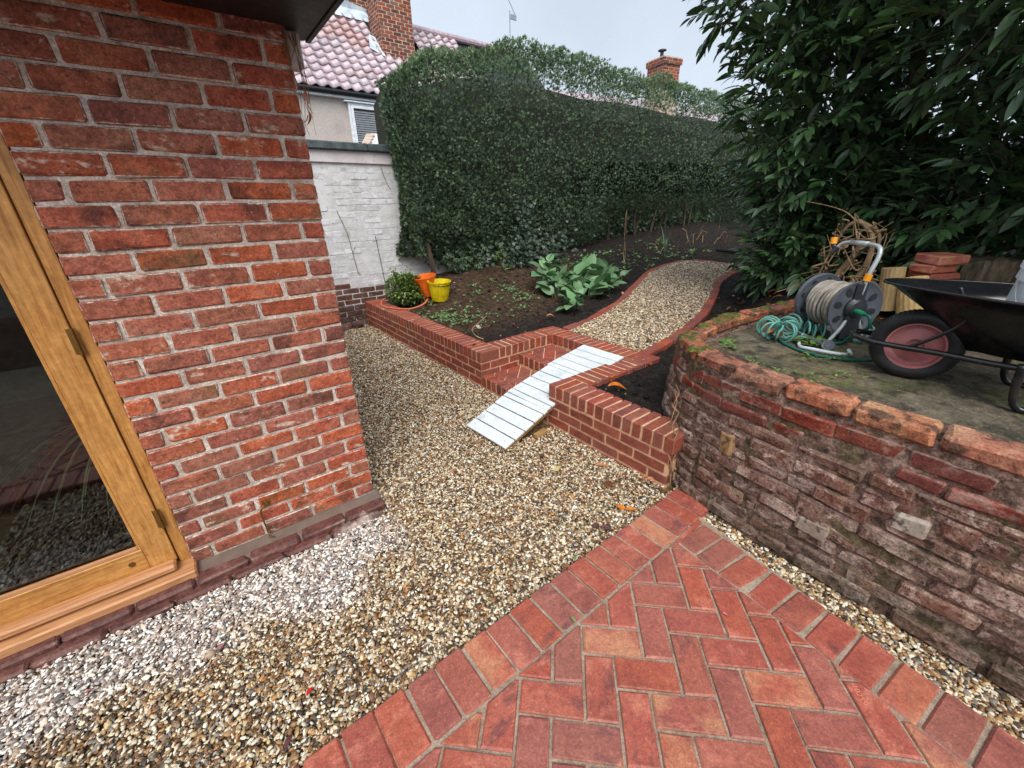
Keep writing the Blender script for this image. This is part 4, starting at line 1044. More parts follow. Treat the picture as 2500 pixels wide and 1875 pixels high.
# steel stake and dead stems
b=MB(); b.tube([(.30,2.80,.40),(.27,2.80,.9),(.245,2.80,1.20)],.005,n=6); b.tube([(.20,2.80,1.13),(.27,2.80,1.145)],.004,n=6)
b.build('stake',m_darkplastic,label='thin black garden stake leaning in front of the whitewashed wall',category='stake')
b=MB()
for pts in (((-.02,2.93,.72),(-.05,2.935,1.0),(-.08,2.935,1.25),(-.16,2.94,1.52)),((-.05,2.935,1.0),(.0,2.935,1.08)),((.02,2.93,.70),(-.02,2.93,.73)),((.72,2.93,1.62),(.74,2.93,1.86),(.72,2.93,2.04)),((.82,2.93,1.80),(.86,2.93,2.02)),((.5,2.93,2.05),(.54,2.93,1.9),(.60,2.93,1.78))):
    b.tube(spline(pts,4),.0035,n=5)
b.build('dead_creeper',m_stump,ww)

# ------------------------------------------------------------------ neighbour's house
nh=thing('neighbour_house','rendered house with pantiled roof, brick chimneys and white window beyond the wall','house',(2,8,0))
b=MB(); b.box(-2.5,9,8.14,8.4,0,3.99,.002); b.build('wall',m_render,nh)
b=MB(); b.box(-2.5,9,8.02,8.139,3.80,3.85,.002); b.build('fascia',m_upvc,nh)
gt=MB(); gt.tube([(-2.5,8.0,3.90),(9,8.0,3.90)],.062,n=12); gt.box(-2.5,9,8.0,8.06,3.90,3.965,.002); gt.build('gutter',m_gutter,nh,smooth=False)
PT=R(46); EY,EZ=8.0,3.985
def rp_(x,s,h=0): return Vector((x,EY+s*math.cos(PT)-h*math.sin(PT),EZ+s*math.sin(PT)+h*math.cos(PT)))
SL=2.86
b=MB(); b.add([rp_(-2.5,-.04,-.05),rp_(9,-.04,-.05),rp_(9,SL,-.05),rp_(-2.5,SL,-.05)],[(0,1,2,3)]); rf=b.build('roof',m_gutter,nh)
def tile_me(var):
    n=10; V=[];f=[]; Wt=.252; Lt=.30
    for j,(yy,zz) in enumerate(((0,.050),(Lt,.018))):
        for i in range(n+1):
            t=i/n; V.append((t*Wt,yy,zz+(-.040*math.sin(math.pi*t/.68) if t<.68 else .020*math.sin(math.pi*(t-.68)/.32))))
    m=n+1
    for i in range(n): f.append((i,i+1,m+i+1,m+i))
    for i in range(n+1): x,y,z=V[i]; V.append((x,0.002,z-.022))
    for i in range(n): f.append((2*m+i,2*m+i+1,i+1,i))
    return me_new('pantile',V,f,m_tile,True)
tms=[tile_me(0)]
GA=.238; Mroof=Matrix.Rotation(PT,4,'X')
for r in range(12):
    for c in range(23):
        x=.42+.25*c; s=GA*r-.05
        if x<.42+max(0,(s-.0)*.70)*1.0: continue        # the hip cuts across on the left
        if 3.35<x<4.45 and s>1.35 : continue
        if s>2.62 and x<4.4: continue
        p=rp_(x+rng.normal(0,.003),s,rng.normal(0,.002)); ob('pantile',tms[0],rf,T(*p)@Mroof@Euler((rng.normal(0,.01),rng.normal(0,.01),rng.normal(0,.008))).to_matrix().to_4x4())
b=MB()
for k in range(13): 
    a=.03+k*.31; p=rp_(.36+a*.70*.9,a,.03); q=rp_(.36+(a+.30)*.70*.9,a+.30,.035); b.tube([p,q],.085,n=10)
b.build('hip_tiles',m_stackmortar,nh,smooth=False)
b=MB(); b.add([rp_(-2.5,.0,.02),rp_(.30,.0,.02),rp_(2.05,SL,.02),rp_(-2.5,SL,.02)],[(0,1,2,3)]); b.build('side_roof',m_render,nh)
b=MB(); 
for k in range(14): b.tube([rp_(4.45+.3*k,SL-.02,.02),rp_(4.45+.3*k+.29,SL-.02,.02)],.09,n=10)
b.build('ridge_tiles',m_tile,nh)
# lead flashing and chimney stacks
b=MB(); b.add([rp_(2.70,2.58,.05),rp_(3.60,2.58,.05),rp_(3.60,2.95,.06),rp_(2.70,2.95,.06),(3.60,10.0,6.22),(2.70,10.0,6.34)],[(0,1,2,3),(3,2,4,5)]); b.build('flashing',m_lead,nh)
b=MB(); b.add([rp_(3.16,1.55,.045),rp_(3.48,1.3,.05),rp_(3.50,2.0,.05),rp_(3.34,2.1,.045)],[(0,1,2,3)]); b.build('flashing',m_lead,nh)
def stack(name,x0,x1,y0,y1,z0,z1,zv0,zv1):
    b=MB(); b.box(x0+.006,x1-.006,y0+.006,y1-.006,z0,z1,.001); so_=b.build(name,m_stackmortar,nh,T(x0,y0,z0))
    r=0; z=zv0
    while z<zv1:
        for face in (0,1):
            a,bb=(x0,x1) if face==0 else (y0,y1)
            s=a if (r+face)%2 else a-.1125
            while s<bb-.01:
                e0,e1=max(s,a),min(s+.2155,bb)
                if e1-e0>.05:
                    l=e1-e0-.012; c=(e0+e1)/2
                    M=T(c,y0+.05,z+.032) if face==0 else T(x0+.05,c,z+.032)@Rz(R(90))
                    ob('brick',brick_me(round(l,2),.1,.064,m_stackbrick,int(rng.integers(3)),.004,.0015),so_,M@T(0,rng.normal(0,.002),0))
                s+=.225
        z+=.0755; r+=1
    return so_
stack('chimney',3.46,4.36,8.98,9.62,4.4,8.2,4.72,6.75)
stack('chimney_stack',2.82,3.70,10.02,10.6,6.0,8.2,6.15,7.2)
# window with a slatted blind
wi=MB(); x0,x1,z0,z1=2.10,2.74,2.86,3.69; y=8.13
for q in ((x0-.05,x0,z0,z1+.05),(x1,x1+.06,z0,z1),(x1+.62,x1+.68,z0,z1),(x0,x1+.68,z1,z1+.05),(x0-.06,x1+.7,z0-.06,z0)): wi.box(q[0],q[1],y-.07,y,q[2],q[3],.004)
for q in ((x0+.004,x0+.06,z0,z1-.004),(x1-.06,x1-.004,z0,z1-.004),(x0+.0605,x1-.0605,z1-.06,z1-.004),(x0+.0605,x1-.0605,z0+.002,z0+.06)): wi.box(q[0],q[1],y-.085,y-.02,q[2],q[3],.006)
wo=wi.build('window',m_upvc,nh)
b=MB(); b.add([(x0,y-.004,z0),(x1+.68,y-.004,z0),(x1+.68,y-.004,z1),(x0,y-.004,z1)],[(0,1,2,3)]); b.build('pane',flat('dark_window',G(52,66,66),rough=.1,spec=.8),wo)
for k in range(15):
    z=z0+.07+k*.046
    ob('slat',brick_me(.50,.030,.003,m_upvc,0,.001,0),wo,T((x0+x1)/2,y-.035,z)@Matrix.Rotation(R(-52),4,'X'))
    if k<14: ob('slat',brick_me(.50,.030,.003,m_upvc,0,.001,0),wo,T(x1+.35,y-.035,z)@Matrix.Rotation(R(-52),4,'X'))
b=MB(); b.box(x0-.14,x1+.78,y-.12,y,z1+.052,z1+.08,.003); b.build('drip',m_upvc,nh)
# lean-to roof just over the wall
lt=thing('lean_to','small pale tiled lean-to roof verge showing over the whitewashed wall','lean-to',(1.6,5.6,0))
b=MB(); b.add([(1.02,5.2,2.30),(2.8,5.2,2.30),(2.8,6.6,2.95),(1.92,6.6,2.95)],[(0,1,2,3)]); b.add([(1.02,5.2,2.24),(1.92,6.6,2.88),(1.92,6.6,2.95),(1.02,5.2,2.30)],[(0,1,2,3)])
b.build('roof',m_band,lt)
for k in range(9):
    t=k/9; p=Vector((1.02,5.2,2.31)).lerp(Vector((1.92,6.6,2.96)),t)
    v,f=chbox(.16,.17,.03,.01,.003,rng); ob('verge_tile',me_new('verge_tile',v,f,m_stackmortar,half=(9,9,9)),lt,T(*p)@Rz(R(57))@Matrix.Rotation(R(-20),4,'Y'))
b=MB(); b.box(1.2,2.8,5.25,6.6,0,2.25,.002); b.build('wall',m_render,lt)
# far chimney on its own house behind the hedge
fh=thing('far_house','distant red brick chimney with a cowl rising above the hedge','house',(13.5,7,0))
FM=T(11.28,6.18,0)@Rz(R(-12))
b=MB(); b.add([FM@Vector(p) for p in ((-4,-1.0,3.0),(4,-1.0,3.0),(4,1.2,4.7),(-4,1.2,4.7),(4,3.4,3.0),(-4,3.4,3.0))],[(0,1,2,3),(3,2,4,5)]); b.build('roof',m_tile,fh)
b=MB(); b.box(-3.8,3.8,-.8,3.2,0,3.05,.01,M=FM); b.build('wall',m_stackbrick,fh,half=(9,9,9))
b=MB(); b.box(-.33,.33,-.33,.33,3.5,5.46,.002,M=FM); b.box(-.37,.37,-.37,.37,5.285,5.44,.004,M=FM); b.box(-.35,.35,-.35,.35,5.44,5.47,.004,M=FM); ch=b.build('chimney',m_stackmortar,fh,FM)
for r in range(10):
    z=4.72+.0755*r; hw=.336 if z<5.29 else .376
    for face in range(4):
        for k in range(3):
            s=-hw+.225*k+(.11 if r%2 else 0); e=min(s+.215,hw); 
            if e-s<.06: continue
            M=FM@Rz(R(90)*face)@T((s+e)/2,-hw+.048,z)
            ob('brick',brick_me(round(e-s,2),.1,.062,m_stackbrick,int(rng.integers(3)),.003,.001),ch,M)
b=MB(); b.lathe([(.055,5.46),(.05,5.60)],M=FM@T(-.22,-.1,0),n=12); b.lathe([(.0,5.70),(.12,5.66),(.125,5.64)],M=FM@T(-.22,-.1,0),n=16)
for k in range(3): b.tube([FM@T(-.22,-.1,0)@Vector((.05*math.cos(2.1*k),.05*math.sin(2.1*k),5.58)),FM@T(-.22,-.1,0)@Vector((.06*math.cos(2.1*k),.06*math.sin(2.1*k),5.66))],.006,n=5)
b.build('cowl',m_darkplastic,fh)
# television aerial on the far ridge
ta=thing('tv_aerial','thin television aerial on a mast above the hedge','aerial',(8,9.58,5.4))
m_al=flat('aluminium',G(150,160,172),rough=.4,metal=.2)
b=MB(); b.tube([(8,9.58,3.0),(8,9.58,6.93)],.014,n=8); b.build('mast',m_al,ta)
p0,p1=Vector((8.17,9.5,6.80)),Vector((7.88,9.68,7.42))
b=MB(); b.tube([p0,p1],.010,n=6); b.box(7.98,8.20,9.50,9.53,6.70,6.83,.004); b.build('boom',m_al,ta)
d=(p1-p0).normalized(); el=MB()
for k in range(12):
    p=p0.lerp(p1,.1+.9*k/11); s=Vector((.8,.55,.1)).normalized()*(.10-.003*k)
    b=MB(); b.tube([p-s,p+s],.0045,n=5); b.build('element',m_al,ta)
# ------------------------------------------------------------------ planting helpers
def inframe(p,m=30):
    d=Vector(p)-CAM; z=d.dot(cf)
    if z<.1: return None
    x=1250+F*d.dot(cr)/z; y=937.5-F*d.dot(cu)/z
    return (x,y,z) if -m<x<2500+m and -m<y<1875+m else None
def leaves_np(v,f,Ms):
    """one leaf shape at many 4x4 matrices -> one vertex and one quad array"""
    Ms=np.array([np.array(m) for m in Ms]); n=len(Ms); k=len(v)
    P=np.einsum('nij,kj->nki',Ms[:,:3,:3],v)+Ms[:,None,:3,3]
    q=np.array(f)[None]+(np.arange(n)*k)[:,None,None]
    return P.reshape(-1,3),q.reshape(-1,len(f[0]))
def frame(p,dirn,up,s=1.0,roll=0):
    x=Vector(dirn).normalized(); u=Vector(up); y=u.cross(x)
    if y.length<1e-3: y=Vector((0,1,0)).cross(x)
    y.normalize(); z=x.cross(y); M=Matrix((x*s,y*s,z*s)).transposed().to_4x4(); M.translation=p
    return M@Matrix.Rotation(roll,4,'X') if roll else M

# ------------------------------------------------------------------ clipped conifer hedge
hedge=thing('hedge','tall clipped conifer hedge with dark green sides and a fresh green top','hedge',(4.5,3.2,.5))
HX0,HX1,HY0,HY1=.62,16.0,2.52,4.2
def htop(x): return 2.92+.42*sstep(.35,1.3,x)+.34*sstep(1.1,2.7,x)+.03*np.sin(x*2.1)+.0*x
def hbot(x,y): return .88-.08*sstep(1.0,1.8,x)+.12*sstep(3,9,x)-.22*sstep(2.9,3.6,y)
def hedge_pt(u,w):
    """u along the length from the left end round the corner, w 0..1 from foot to top"""
core=[]
cs_=.10
xs=np.concatenate([[HX0+.42],np.linspace(HX0+.6,HX1,60)])
V=[];f=[]
for i,x in enumerate(xs):
    zt=float(htop(x))-.12; zb=float(hbot(x,2.5))+.12
    for (yy,zz) in ((HY0+(.34 if x<2.75 else .75),zb-.12 if x<2.75 else .3),(HY0+.26+.69*min(1,max(0,(x-3.6)/1.5)),zb+.7),(HY0+.22,zb+1.3),(HY0+.34,zt-.62),(HY0+.75,zt-.26),(HY1-.3,zt-.06),(HY1,zt-.2),(HY1,.3)): V.append((x,yy,zz))
for i in range(len(xs)-1):
    for k in range(8): l=(k+1)%8; f.append((i*8+k,(i+1)*8+k,(i+1)*8+l,i*8+l))
f.append(tuple(range(8)))
ob('dark_core',me_new('dark_core',V,f,flat('core_shade',G(38,40,30),rough=.95)),hedge)  # solid dark hull: the hedge's inner shade as colour, stops see-through
# surface samples: front, top, left end
def hs(n,kind):
    if kind=='front':
        u=rng.random(n)**1.7; x=HX0-.03+(HX1-HX0)*u; zt=htop(x); zb=hbot(x,2.5); t=rng.random(n); z=zb+(zt-.02-zb)*t
        bulge=.10*np.sin(np.pi*np.clip(t,0,1))-.05
        rnd=.30*np.clip((z-(zt-.30))/.30,0,1)**2
        y=HY0-bulge+rnd+.14*np.clip((HX0+.35-x)/.35,0,1)**2
        # the foot of the hedge is ragged and hollow
        y+=.30*np.clip((zb+.38-z)/.38,0,1)*(.4+.9*rng.random(n))+.55*np.clip((x-4.3)/1.2,0,1)*np.clip((zb+1.05-z)/.6,0,1)
        nrm=np.stack([-.9*np.clip((HX0+.55-x)/.35,0,1),-np.ones(n)+.9*np.clip((z-(zt-.30))/.30,0,1)**2,.25+1.2*np.clip((z-(zt-.30))/.30,0,1)**2],-1)
    elif kind=='top':
        x=HX0+.15+(HX1-HX0-.2)*rng.random(n)**1.3; y=HY0+.10+1.3*rng.random(n)**1.7; x=np.maximum(x,HX0-.15+.5*(y-HY0)+.1*rng.random(n)); z=htop(x-.4*(y-HY0))-.02
        nrm=np.stack([np.zeros(n),-.25*np.ones(n),np.ones(n)],-1)
    else:
        y=HY0+.02+1.3*rng.random(n)**1.4; t=rng.random(n); zb=.9; zt=2.93; z=zb+(zt-zb)*t
        x=.60+.5*(y-HY0)-.14*np.clip((z-1.2)/1.6,0,1)+.06*np.clip((HY0+.35-y)/.3,0,1)**2+.14*np.clip((z-2.75)/.2,0,1)**2+.14*np.clip((1.15-z)/.3,0,1)
        nrm=np.stack([-np.ones(n),-.25*np.ones(n),.3*np.ones(n)],-1)
    return np.stack([x,y,z],-1),nrm
def lump(p): return np.array([fbm(a*2.6,b*2.6,c*2.6,3) for a,b,c in p])
spray=[]; 
# a spray: a short bent stem of scale leaves, drawn as five narrow lobes
sv_=[];sf_=[]
for (ang,l,w,o) in ((0,1,.17,0),(.7,.6,.15,.28),(-.7,.6,.15,.28)):
    c,s_=math.cos(ang),math.sin(ang); b=len(sv_)
    for (a,ww,zz) in ((0,.3,0),(.55,1,.03),(1,.1,-.10)):
        for sg in (1,-1):
            lx,ly=a*l,sg*ww*w/2*1.3; sv_.append((o+lx*c-ly*s_,lx*s_+ly*c,zz*l+.10*abs(math.sin(ang))*a))
    sf_+=[(b,b+1,b+3,b+2),(b+2,b+3,b+5,b+4)]
sv_=np.array(sv_)
Ms=[]
for kind,n in (('front',66000),('top',15000),('end',11000)):
    p,nr=hs(n,kind); L_=lump(p); nr/=np.linalg.norm(nr,axis=1,keepdims=True)
    dep=rng.random(n)**2*.13
    p=p+nr*(L_*.10-dep)[:,None]
    keepd=np.ones(n,bool)
    for i in range(n):
        d=Vector(nr[i])*.85+Vector(rng.normal(0,.55,3))+Vector((0,0,.35 if kind!='top' else .55))
        s=(.049 if kind!='top' else .056)*rng.uniform(.7,1.3)*(1.5 if (kind=='top' and rng.random()<.08) else 1)
        Ms.append(frame(Vector(p[i]),d,Vector(rng.normal(0,1,3))+Vector(nr[i]),s))
v,q=leaves_np(sv_,sf_,Ms[:66000]+Ms[81000:]); ob('foliage',me_fast('foliage',v,q,m_hedge),hedge,kind='stuff')
v,q=leaves_np(sv_,sf_,Ms[66000:81000]); ob('new_growth',me_fast('new_growth',v,q,m_hedgetop),hedge,kind='stuff')
# loose drooping sprays at the hollow foot, and bare stems
b=MB()
for k in range(60):
    x=rng.uniform(1.1,8.2); z0=rng.uniform(.75,1.5); y0=2.75+rng.uniform(0,.35)
    P=[(x+rng.normal(0,.03)*t,y0-.25*t*rng.random(),z0-.10*t*t+.12*t) for t in np.linspace(0,1,6)]
    b.tube(P,[.006-.004*t for t in np.linspace(0,1,6)],n=5)
for k in range(26):
    x=rng.uniform(1.0,9); y0=2.9+rng.uniform(0,.5); b.tube([(x,y0,.3),(x+rng.normal(0,.03),y0,.8),(x+rng.normal(0,.10),y0-.05,1.5)],[.035,.03,.02],n=7)
b.build('stems',m_bark,hedge,kind='stuff')
ob('trunk',(lambda bb:bb.tube([(.98,2.62,.42),(.97,2.62,.75),(.93,2.66,1.1),(.90,2.72,1.6)],[.045,.038,.034,.03],n=9).me('trunk',m_bark,True))(MB()),hedge)
Ms=[]
for k in range(9000):
    x=1.0+9*rng.random(); z=.45+1.2*rng.random()+.05*x*.2; y=2.75+.5*rng.random()
    if x>3.8: y+=.30
    if z<.75 and y<2.95: continue
    Ms.append(frame(Vector((x,y,z)),Vector((rng.normal(0,.6),-.8,rng.normal(-.15,.4))),Vector(rng.normal(0,1,3)),.085*rng.uniform(.7,1.3)))
for k in range(1500):
    x=rng.uniform(1.15,2.9); z=.52+.5*rng.random(); y=2.62+.28*rng.random()
    if z<.62+.12*math.sin(x*7): continue
    Ms.append(frame(Vector((x,y,z)),Vector((rng.normal(0,.6),-.7,rng.normal(-.3,.4))),Vector(rng.normal(0,1,3)),.085*rng.uniform(.7,1.3)))
v,q=leaves_np(sv_,sf_,Ms); ob('lower_foliage',me_fast('lower_foliage',v,q,m_hedge),hedge,kind='stuff')

# ------------------------------------------------------------------ laurel
laurel=thing('laurel','big dark cherry laurel with long glossy leaves behind the terrace','shrub',(3.4,-2.2,.8))
LV,LF=leaf_geo(1,.36,.30,.16,5,.9)
LV2,LF2=leaf_geo(1,.33,.18,.38,5,.95)
BL=[ # centre, radii, number of sprays
 ((3.55,-1.08,2.55),(.90,.85,1.05),210),((3.3,-1.05,3.55),(1.05,1.12,.8),200),((3.5,-1.38,1.75),(.70,.80,.55),140),
 ((3.35,-1.42,1.02),(.55,.58,.45),130),((3.95,-1.1,.85),(.6,.55,.38),80),((3.7,-1.75,1.2),(.6,.6,.6),90),((4.6,-2.4,2.4),(.8,2.6,2.3),300),((3.55,-2.25,1.25),(.60,.7,.65),80),
 ((3.0,-3.0,1.55),(.70,.95,.75),150),((2.75,-3.9,1.5),(.75,.9,.8),120),((2.95,-2.6,2.75),(1.0,.9,.75),130),
 ((2.35,-3.6,2.75),(.9,1.0,.8),140),((3.1,-2.3,3.65),(.9,.9,.6),90),((2.3,-3.3,3.5),(1.0,1.1,.5),80),((3.7,-2.4,2.1),(.6,.8,.7),60),((1.55,-3.75,2.75),(.5,.6,.4),36)]
def twig_spray(p,d,s,out,stems,nl=8):
    d=Vector(d).normalized(); up=Vector((0,0,1)); side=d.cross(up); side=side.normalized() if side.length>.05 else Vector((1,0,0))
    L=.20*s; roll=rng.uniform(0,6.28)
    stems.append((p,p+d*L))
    for k in range(nl):
        t=k/(nl-1); q=p+d*L*t; sg=1 if k%2 else -1
        ld=d*(.55+.6*t)+side*sg*(.95-.45*t)*rng.uniform(.7,1.2)+Vector((0,0,rng.normal(-.06,.22)))
        out.append(frame(q,ld,up+Vector(rng.normal(0,.30,3)),s*rng.uniform(.10,.155),rng.normal(0,.25)))
outer=[];inner_=[];stems=[]
def inside(p):
    for c,r,n in BL:
        if sum(((p[i]-c[i])/r[i])**2 for i in range(3))<.62: return True
    return False
for c,r,n in BL:
    for k in range(n):
        d=Vector(rng.normal(0,1,3)); d.normalize()
        if d.x>.45 and rng.random()<.75: d.x=-d.x*.6; d.normalize()
        p=Vector((c[0]+d.x*r[0],c[1]+d.y*r[1],c[2]+d.z*r[2]))
        p+=Vector(rng.normal(0,.05,3))
        if inside(p): continue
        if p.z<sz(p.x,p.y)+.06 or (p.y>np.interp(p.x,prx,pry)-.12 and p.z<1.3): continue
        dd=Vector((d.x/r[0],d.y/r[1],d.z/r[2])).normalized()*.9+Vector((-.15,.05,.10))+Vector(rng.normal(0,.35,3))
        twig_spray(p-dd.normalized()*.12,dd,rng.uniform(.85,1.25),outer,stems)
    for k in range(int(n*9)):
        d=Vector(rng.normal(0,1,3)); d.normalize(); q=rng.uniform(.35,.9)
        p=Vector((c[0]+d.x*r[0]*q+.1,c[1]+d.y*r[1]*q,c[2]+d.z*r[2]*q))
        if p.z<sz(p.x,p.y)+.05: continue
        inner_.append(frame(p,rng.normal(0,1,3),Vector((0,0,1))+Vector(rng.normal(0,.6,3)),rng.uniform(.13,.19)))
# the branch that hangs nearest the camera, upper right
for (p,d) in (((.93,-3.02,2.50),(-.25,.75,.35)),((.98,-3.12,2.46),(-.3,.6,.55)),((1.05,-3.05,2.36),(-.4,.7,.1)),((1.15,-2.9,2.62),(-.3,.9,.15)),((1.5,-2.95,2.2),(-.35,.85,-.1)),((1.55,-3.1,1.9),(-.3,.9,.0))):
    twig_spray(Vector(p),d,1.15,outer,stems,9)
sc_=[]
for i,M in enumerate(outer):
    p=M@Vector((.5,0,0)); g=inframe(p,0)
    sc_.append((g[2] if g else 99)+ (0 if g else 99))
od=np.argsort(sc_)[:300]; near=set(od.tolist())
lm=[me_new('leaf',LV,LF,m_laurel,True),me_new('leaf',LV2,LF2,m_laurel,True)]
for i in od: ob('leaf',lm[i%2],laurel,outer[i])
rest=[M for i,M in enumerate(outer) if i not in near]
v1,q1=leaves_np(LV,LF,rest[::2]); v2,q2=leaves_np(LV2,LF2,rest[1::2]); v3,q3=leaves_np(LV,LF,inner_)
v=np.concatenate([v1,v2,v3]); q=np.concatenate([q1,q2+len(v1),q3+len(v1)+len(v2)])
ob('foliage',me_fast('foliage',v,q,m_laurel,True),laurel,kind='stuff')
b=MB()
for a,c in stems: b.tube([a-(c-a)*.9,a,c],[.006,.005,.003],n=4,cap=False)
b.build('twigs',m_bark,laurel,kind='stuff')
for pts,r in (([(3.7,-2.2,.6),(3.65,-2.1,1.4),(3.4,-1.8,2.4),(3.3,-1.6,3.4)],[.09,.08,.06,.03]),([(3.7,-2.3,.6),(3.6,-2.6,1.5),(3.1,-2.9,2.4),(2.4,-3.3,3.0),(1.5,-3.5,2.8)],[.09,.08,.06,.045,.02]),([(3.8,-2.1,.6),(3.9,-1.6,1.5),(3.6,-1.2,2.4)],[.07,.06,.03]),([(3.5,-3.4,.6),(3.2,-3.3,1.6),(2.6,-3.5,2.6)],[.07,.06,.03])):
    b=MB(); b.tube(spline(pts,5),np.interp(np.linspace(0,1,len(pts)*5-4),np.linspace(0,1,len(r)),r),n=9); b.build('trunk',m_bark,laurel,smooth=True)

# ------------------------------------------------------------------ broad-leaved plant by the path
bg=thing('broad_leaved_plant','clump of large rounded green leaves spreading beside the path edging','plant',(2.4,.9,sz(2.4,.9)))
BV,BF=leaf_geo(1,.72,.22,.30,6,.75)
bl=[]
def rosette(x,y,n,s,sp,hh=.10,tilt=(.2,.9)):
    z=sz(x,y)
    for k in range(n):
        a=rng.uniform(0,6.28); el=rng.uniform(*tilt); d=Vector((math.cos(a)*math.cos(el),math.sin(a)*math.cos(el),math.sin(el)))
        p=Vector((x+math.cos(a)*sp*rng.random(),y+math.sin(a)*sp*rng.random(),z+hh*rng.uniform(.3,1)))
        bl.append((p,frame(p,d*.8+Vector((-.35,-.3,.1)),Vector((0,0,1))+Vector(rng.normal(0,.3,3)),1.4*s*rng.uniform(.7,1.2),rng.normal(0,.3))))
for (x,y,n,s,sp,hh) in ((1.75,.52,12,.13,.10,.13),(2.05,.72,10,.15,.14,.16),(2.35,.80,12,.17,.16,.17),(2.65,.95,11,.16,.16,.16),(2.95,1.05,11,.17,.16,.16),(2.5,1.2,12,.16,.18,.22),(2.2,1.25,10,.15,.18,.26),(2.9,1.4,10,.17,.18,.22),(3.15,1.25,10,.16,.15,.18),(2.35,1.65,10,.15,.16,.34),(3.3,1.05,6,.14,.12,.10),(2.0,1.1,10,.14,.16,.22),(2.1,1.45,9,.13,.15,.3),(2.75,.8,9,.15,.12,.13),(3.35,1.3,8,.15,.14,.16),(2.7,1.6,9,.15,.16,.3)):
    rosette(x,y,n,s,sp,hh)
bm=me_new('leaf',BV,BF,m_bergenia,True)
for p,M in bl: ob('leaf',bm,bg,M)
b=MB()
for p,M in bl: g=Vector((p.x*.9+.1*2.3,p.y*.9+.1*.95,sz(p.x,p.y)-.02)); b.tube([g,(g+p)/2+Vector((0,0,.01)),p],.004,n=5,cap=False)
b.build('leaf_stalks',m_bergenia,bg)
# young seedling with a few bright leaves
sd_=thing('seedling','young seedling with narrow bright green leaves on a bare stem in the soil','plant',(1.72,1.70,sz(1.72,1.70)))
z0=sz(1.72,1.70); sp_=spline([(1.75,1.66,z0),(1.70,1.73,z0+.16),(1.62,1.78,z0+.27),(1.60,1.80,z0+.42),(1.60,1.80,z0+.50)],4)
b=MB(); b.tube(sp_,.005,n=6); b.build('stem',m_bark,sd_)
nl_,nf_=leaf_geo(1,.26,.2,.35,6,.9)
sm_=me_new('leaf',nl_,nf_,m_sapling,True)
for i,t in enumerate((.45,.55,.62,.70,.78,.86,.92,.97,1.0)):
    p=sp_[int(t*(len(sp_)-1))]; a=2.4*i; ob('leaf',sm_,sd_,frame(p,(math.cos(a),math.sin(a),.45),(0,0,1),.14*(1.1-.3*t)))
# variegated shrub by the buckets
vs=thing('variegated_shrub','small variegated shrub spilling over the far end of the new wall','shrub',(.42,2.40,.35))
Ms=[]; 
for k in range(2600):
    d=Vector(rng.normal(0,1,3)).normalized(); q=rng.random()**.35
    p=Vector((.42+d.x*.27*q,2.42+d.y*.30*q,.50+d.z*.20*q+.02))
    if p.z<.33: continue
    Ms.append(frame(p,d+Vector((-.2,-.2,.3))+Vector(rng.normal(0,.5,3)),(0,0,1),rng.uniform(.032,.058)))
for (sx_,sy_,sl_) in ((.36,2.30,.18),(.5,2.2,.12),(.30,2.5,.2)):
    for k in range(40):
        t=rng.random(); Ms.append(frame(Vector((sx_+rng.normal(0,.03),sy_-.1*t,.66+sl_*t)) if sl_>.15 else Vector((sx_+.1*rng.random(),1.95+.25*rng.random(),.36+.05*rng.random())),rng.normal(0,1,3),(0,0,1),.035))
v_,f_=leaf_geo(1,.6,.2,.2,3,.8); v,q=leaves_np(v_,f_,Ms); ob('leaves',me_fast('leaves',v,q,m_shrub,True),vs,kind='stuff')
b=MB()
for k in range(14): a=rng.uniform(0,6.28); b.tube([(.42,2.42,.32),(.42+.12*math.cos(a),2.42+.12*math.sin(a),.48),(.42+.22*math.cos(a),2.42+.22*math.sin(a),.62)],[.008,.005,.002],n=5)
b.build('stems',m_bark,vs,kind='stuff')
# ivy at the foot of the hedge
ivt=thing('ivy','grey green ivy climbing the foot of the hedge behind the broad leaved plant','ivy',(2.6,2.5,.6))
Ms=[]
for k in range(650):
    x=rng.normal(2.75,.42); z=.66+abs(rng.normal(0,.25)); 
    if rng.random()<.25: x=2.5+rng.normal(0,.10); z=.9+.8*rng.random()
    y=2.46-.18*rng.random()-.10*max(0,1.0-z)+.1*max(0,z-1)
    Ms.append(frame(Vector((x,y,z)),Vector((rng.normal(0,.7),-.6,rng.normal(-.2,.5))),Vector((0,-.7,.7))+Vector(rng.normal(0,.4,3)),rng.uniform(.045,.075)))
iv_v,iv_f=leaf_geo(1,.95,.15,.1,3,.55); v,q=leaves_np(iv_v,iv_f,Ms); ob('leaves',me_fast('leaves',v,q,m_ivy,True),ivt,kind='stuff')
b=MB()
for k in range(10): x=2.4+.1*k; b.tube([(x,2.4,.5),(x+rng.normal(0,.08),2.43,.8),(x+rng.normal(0,.12),2.48,1.2)],.005,n=5)
b.build('stems',m_bark,ivt,kind='stuff')
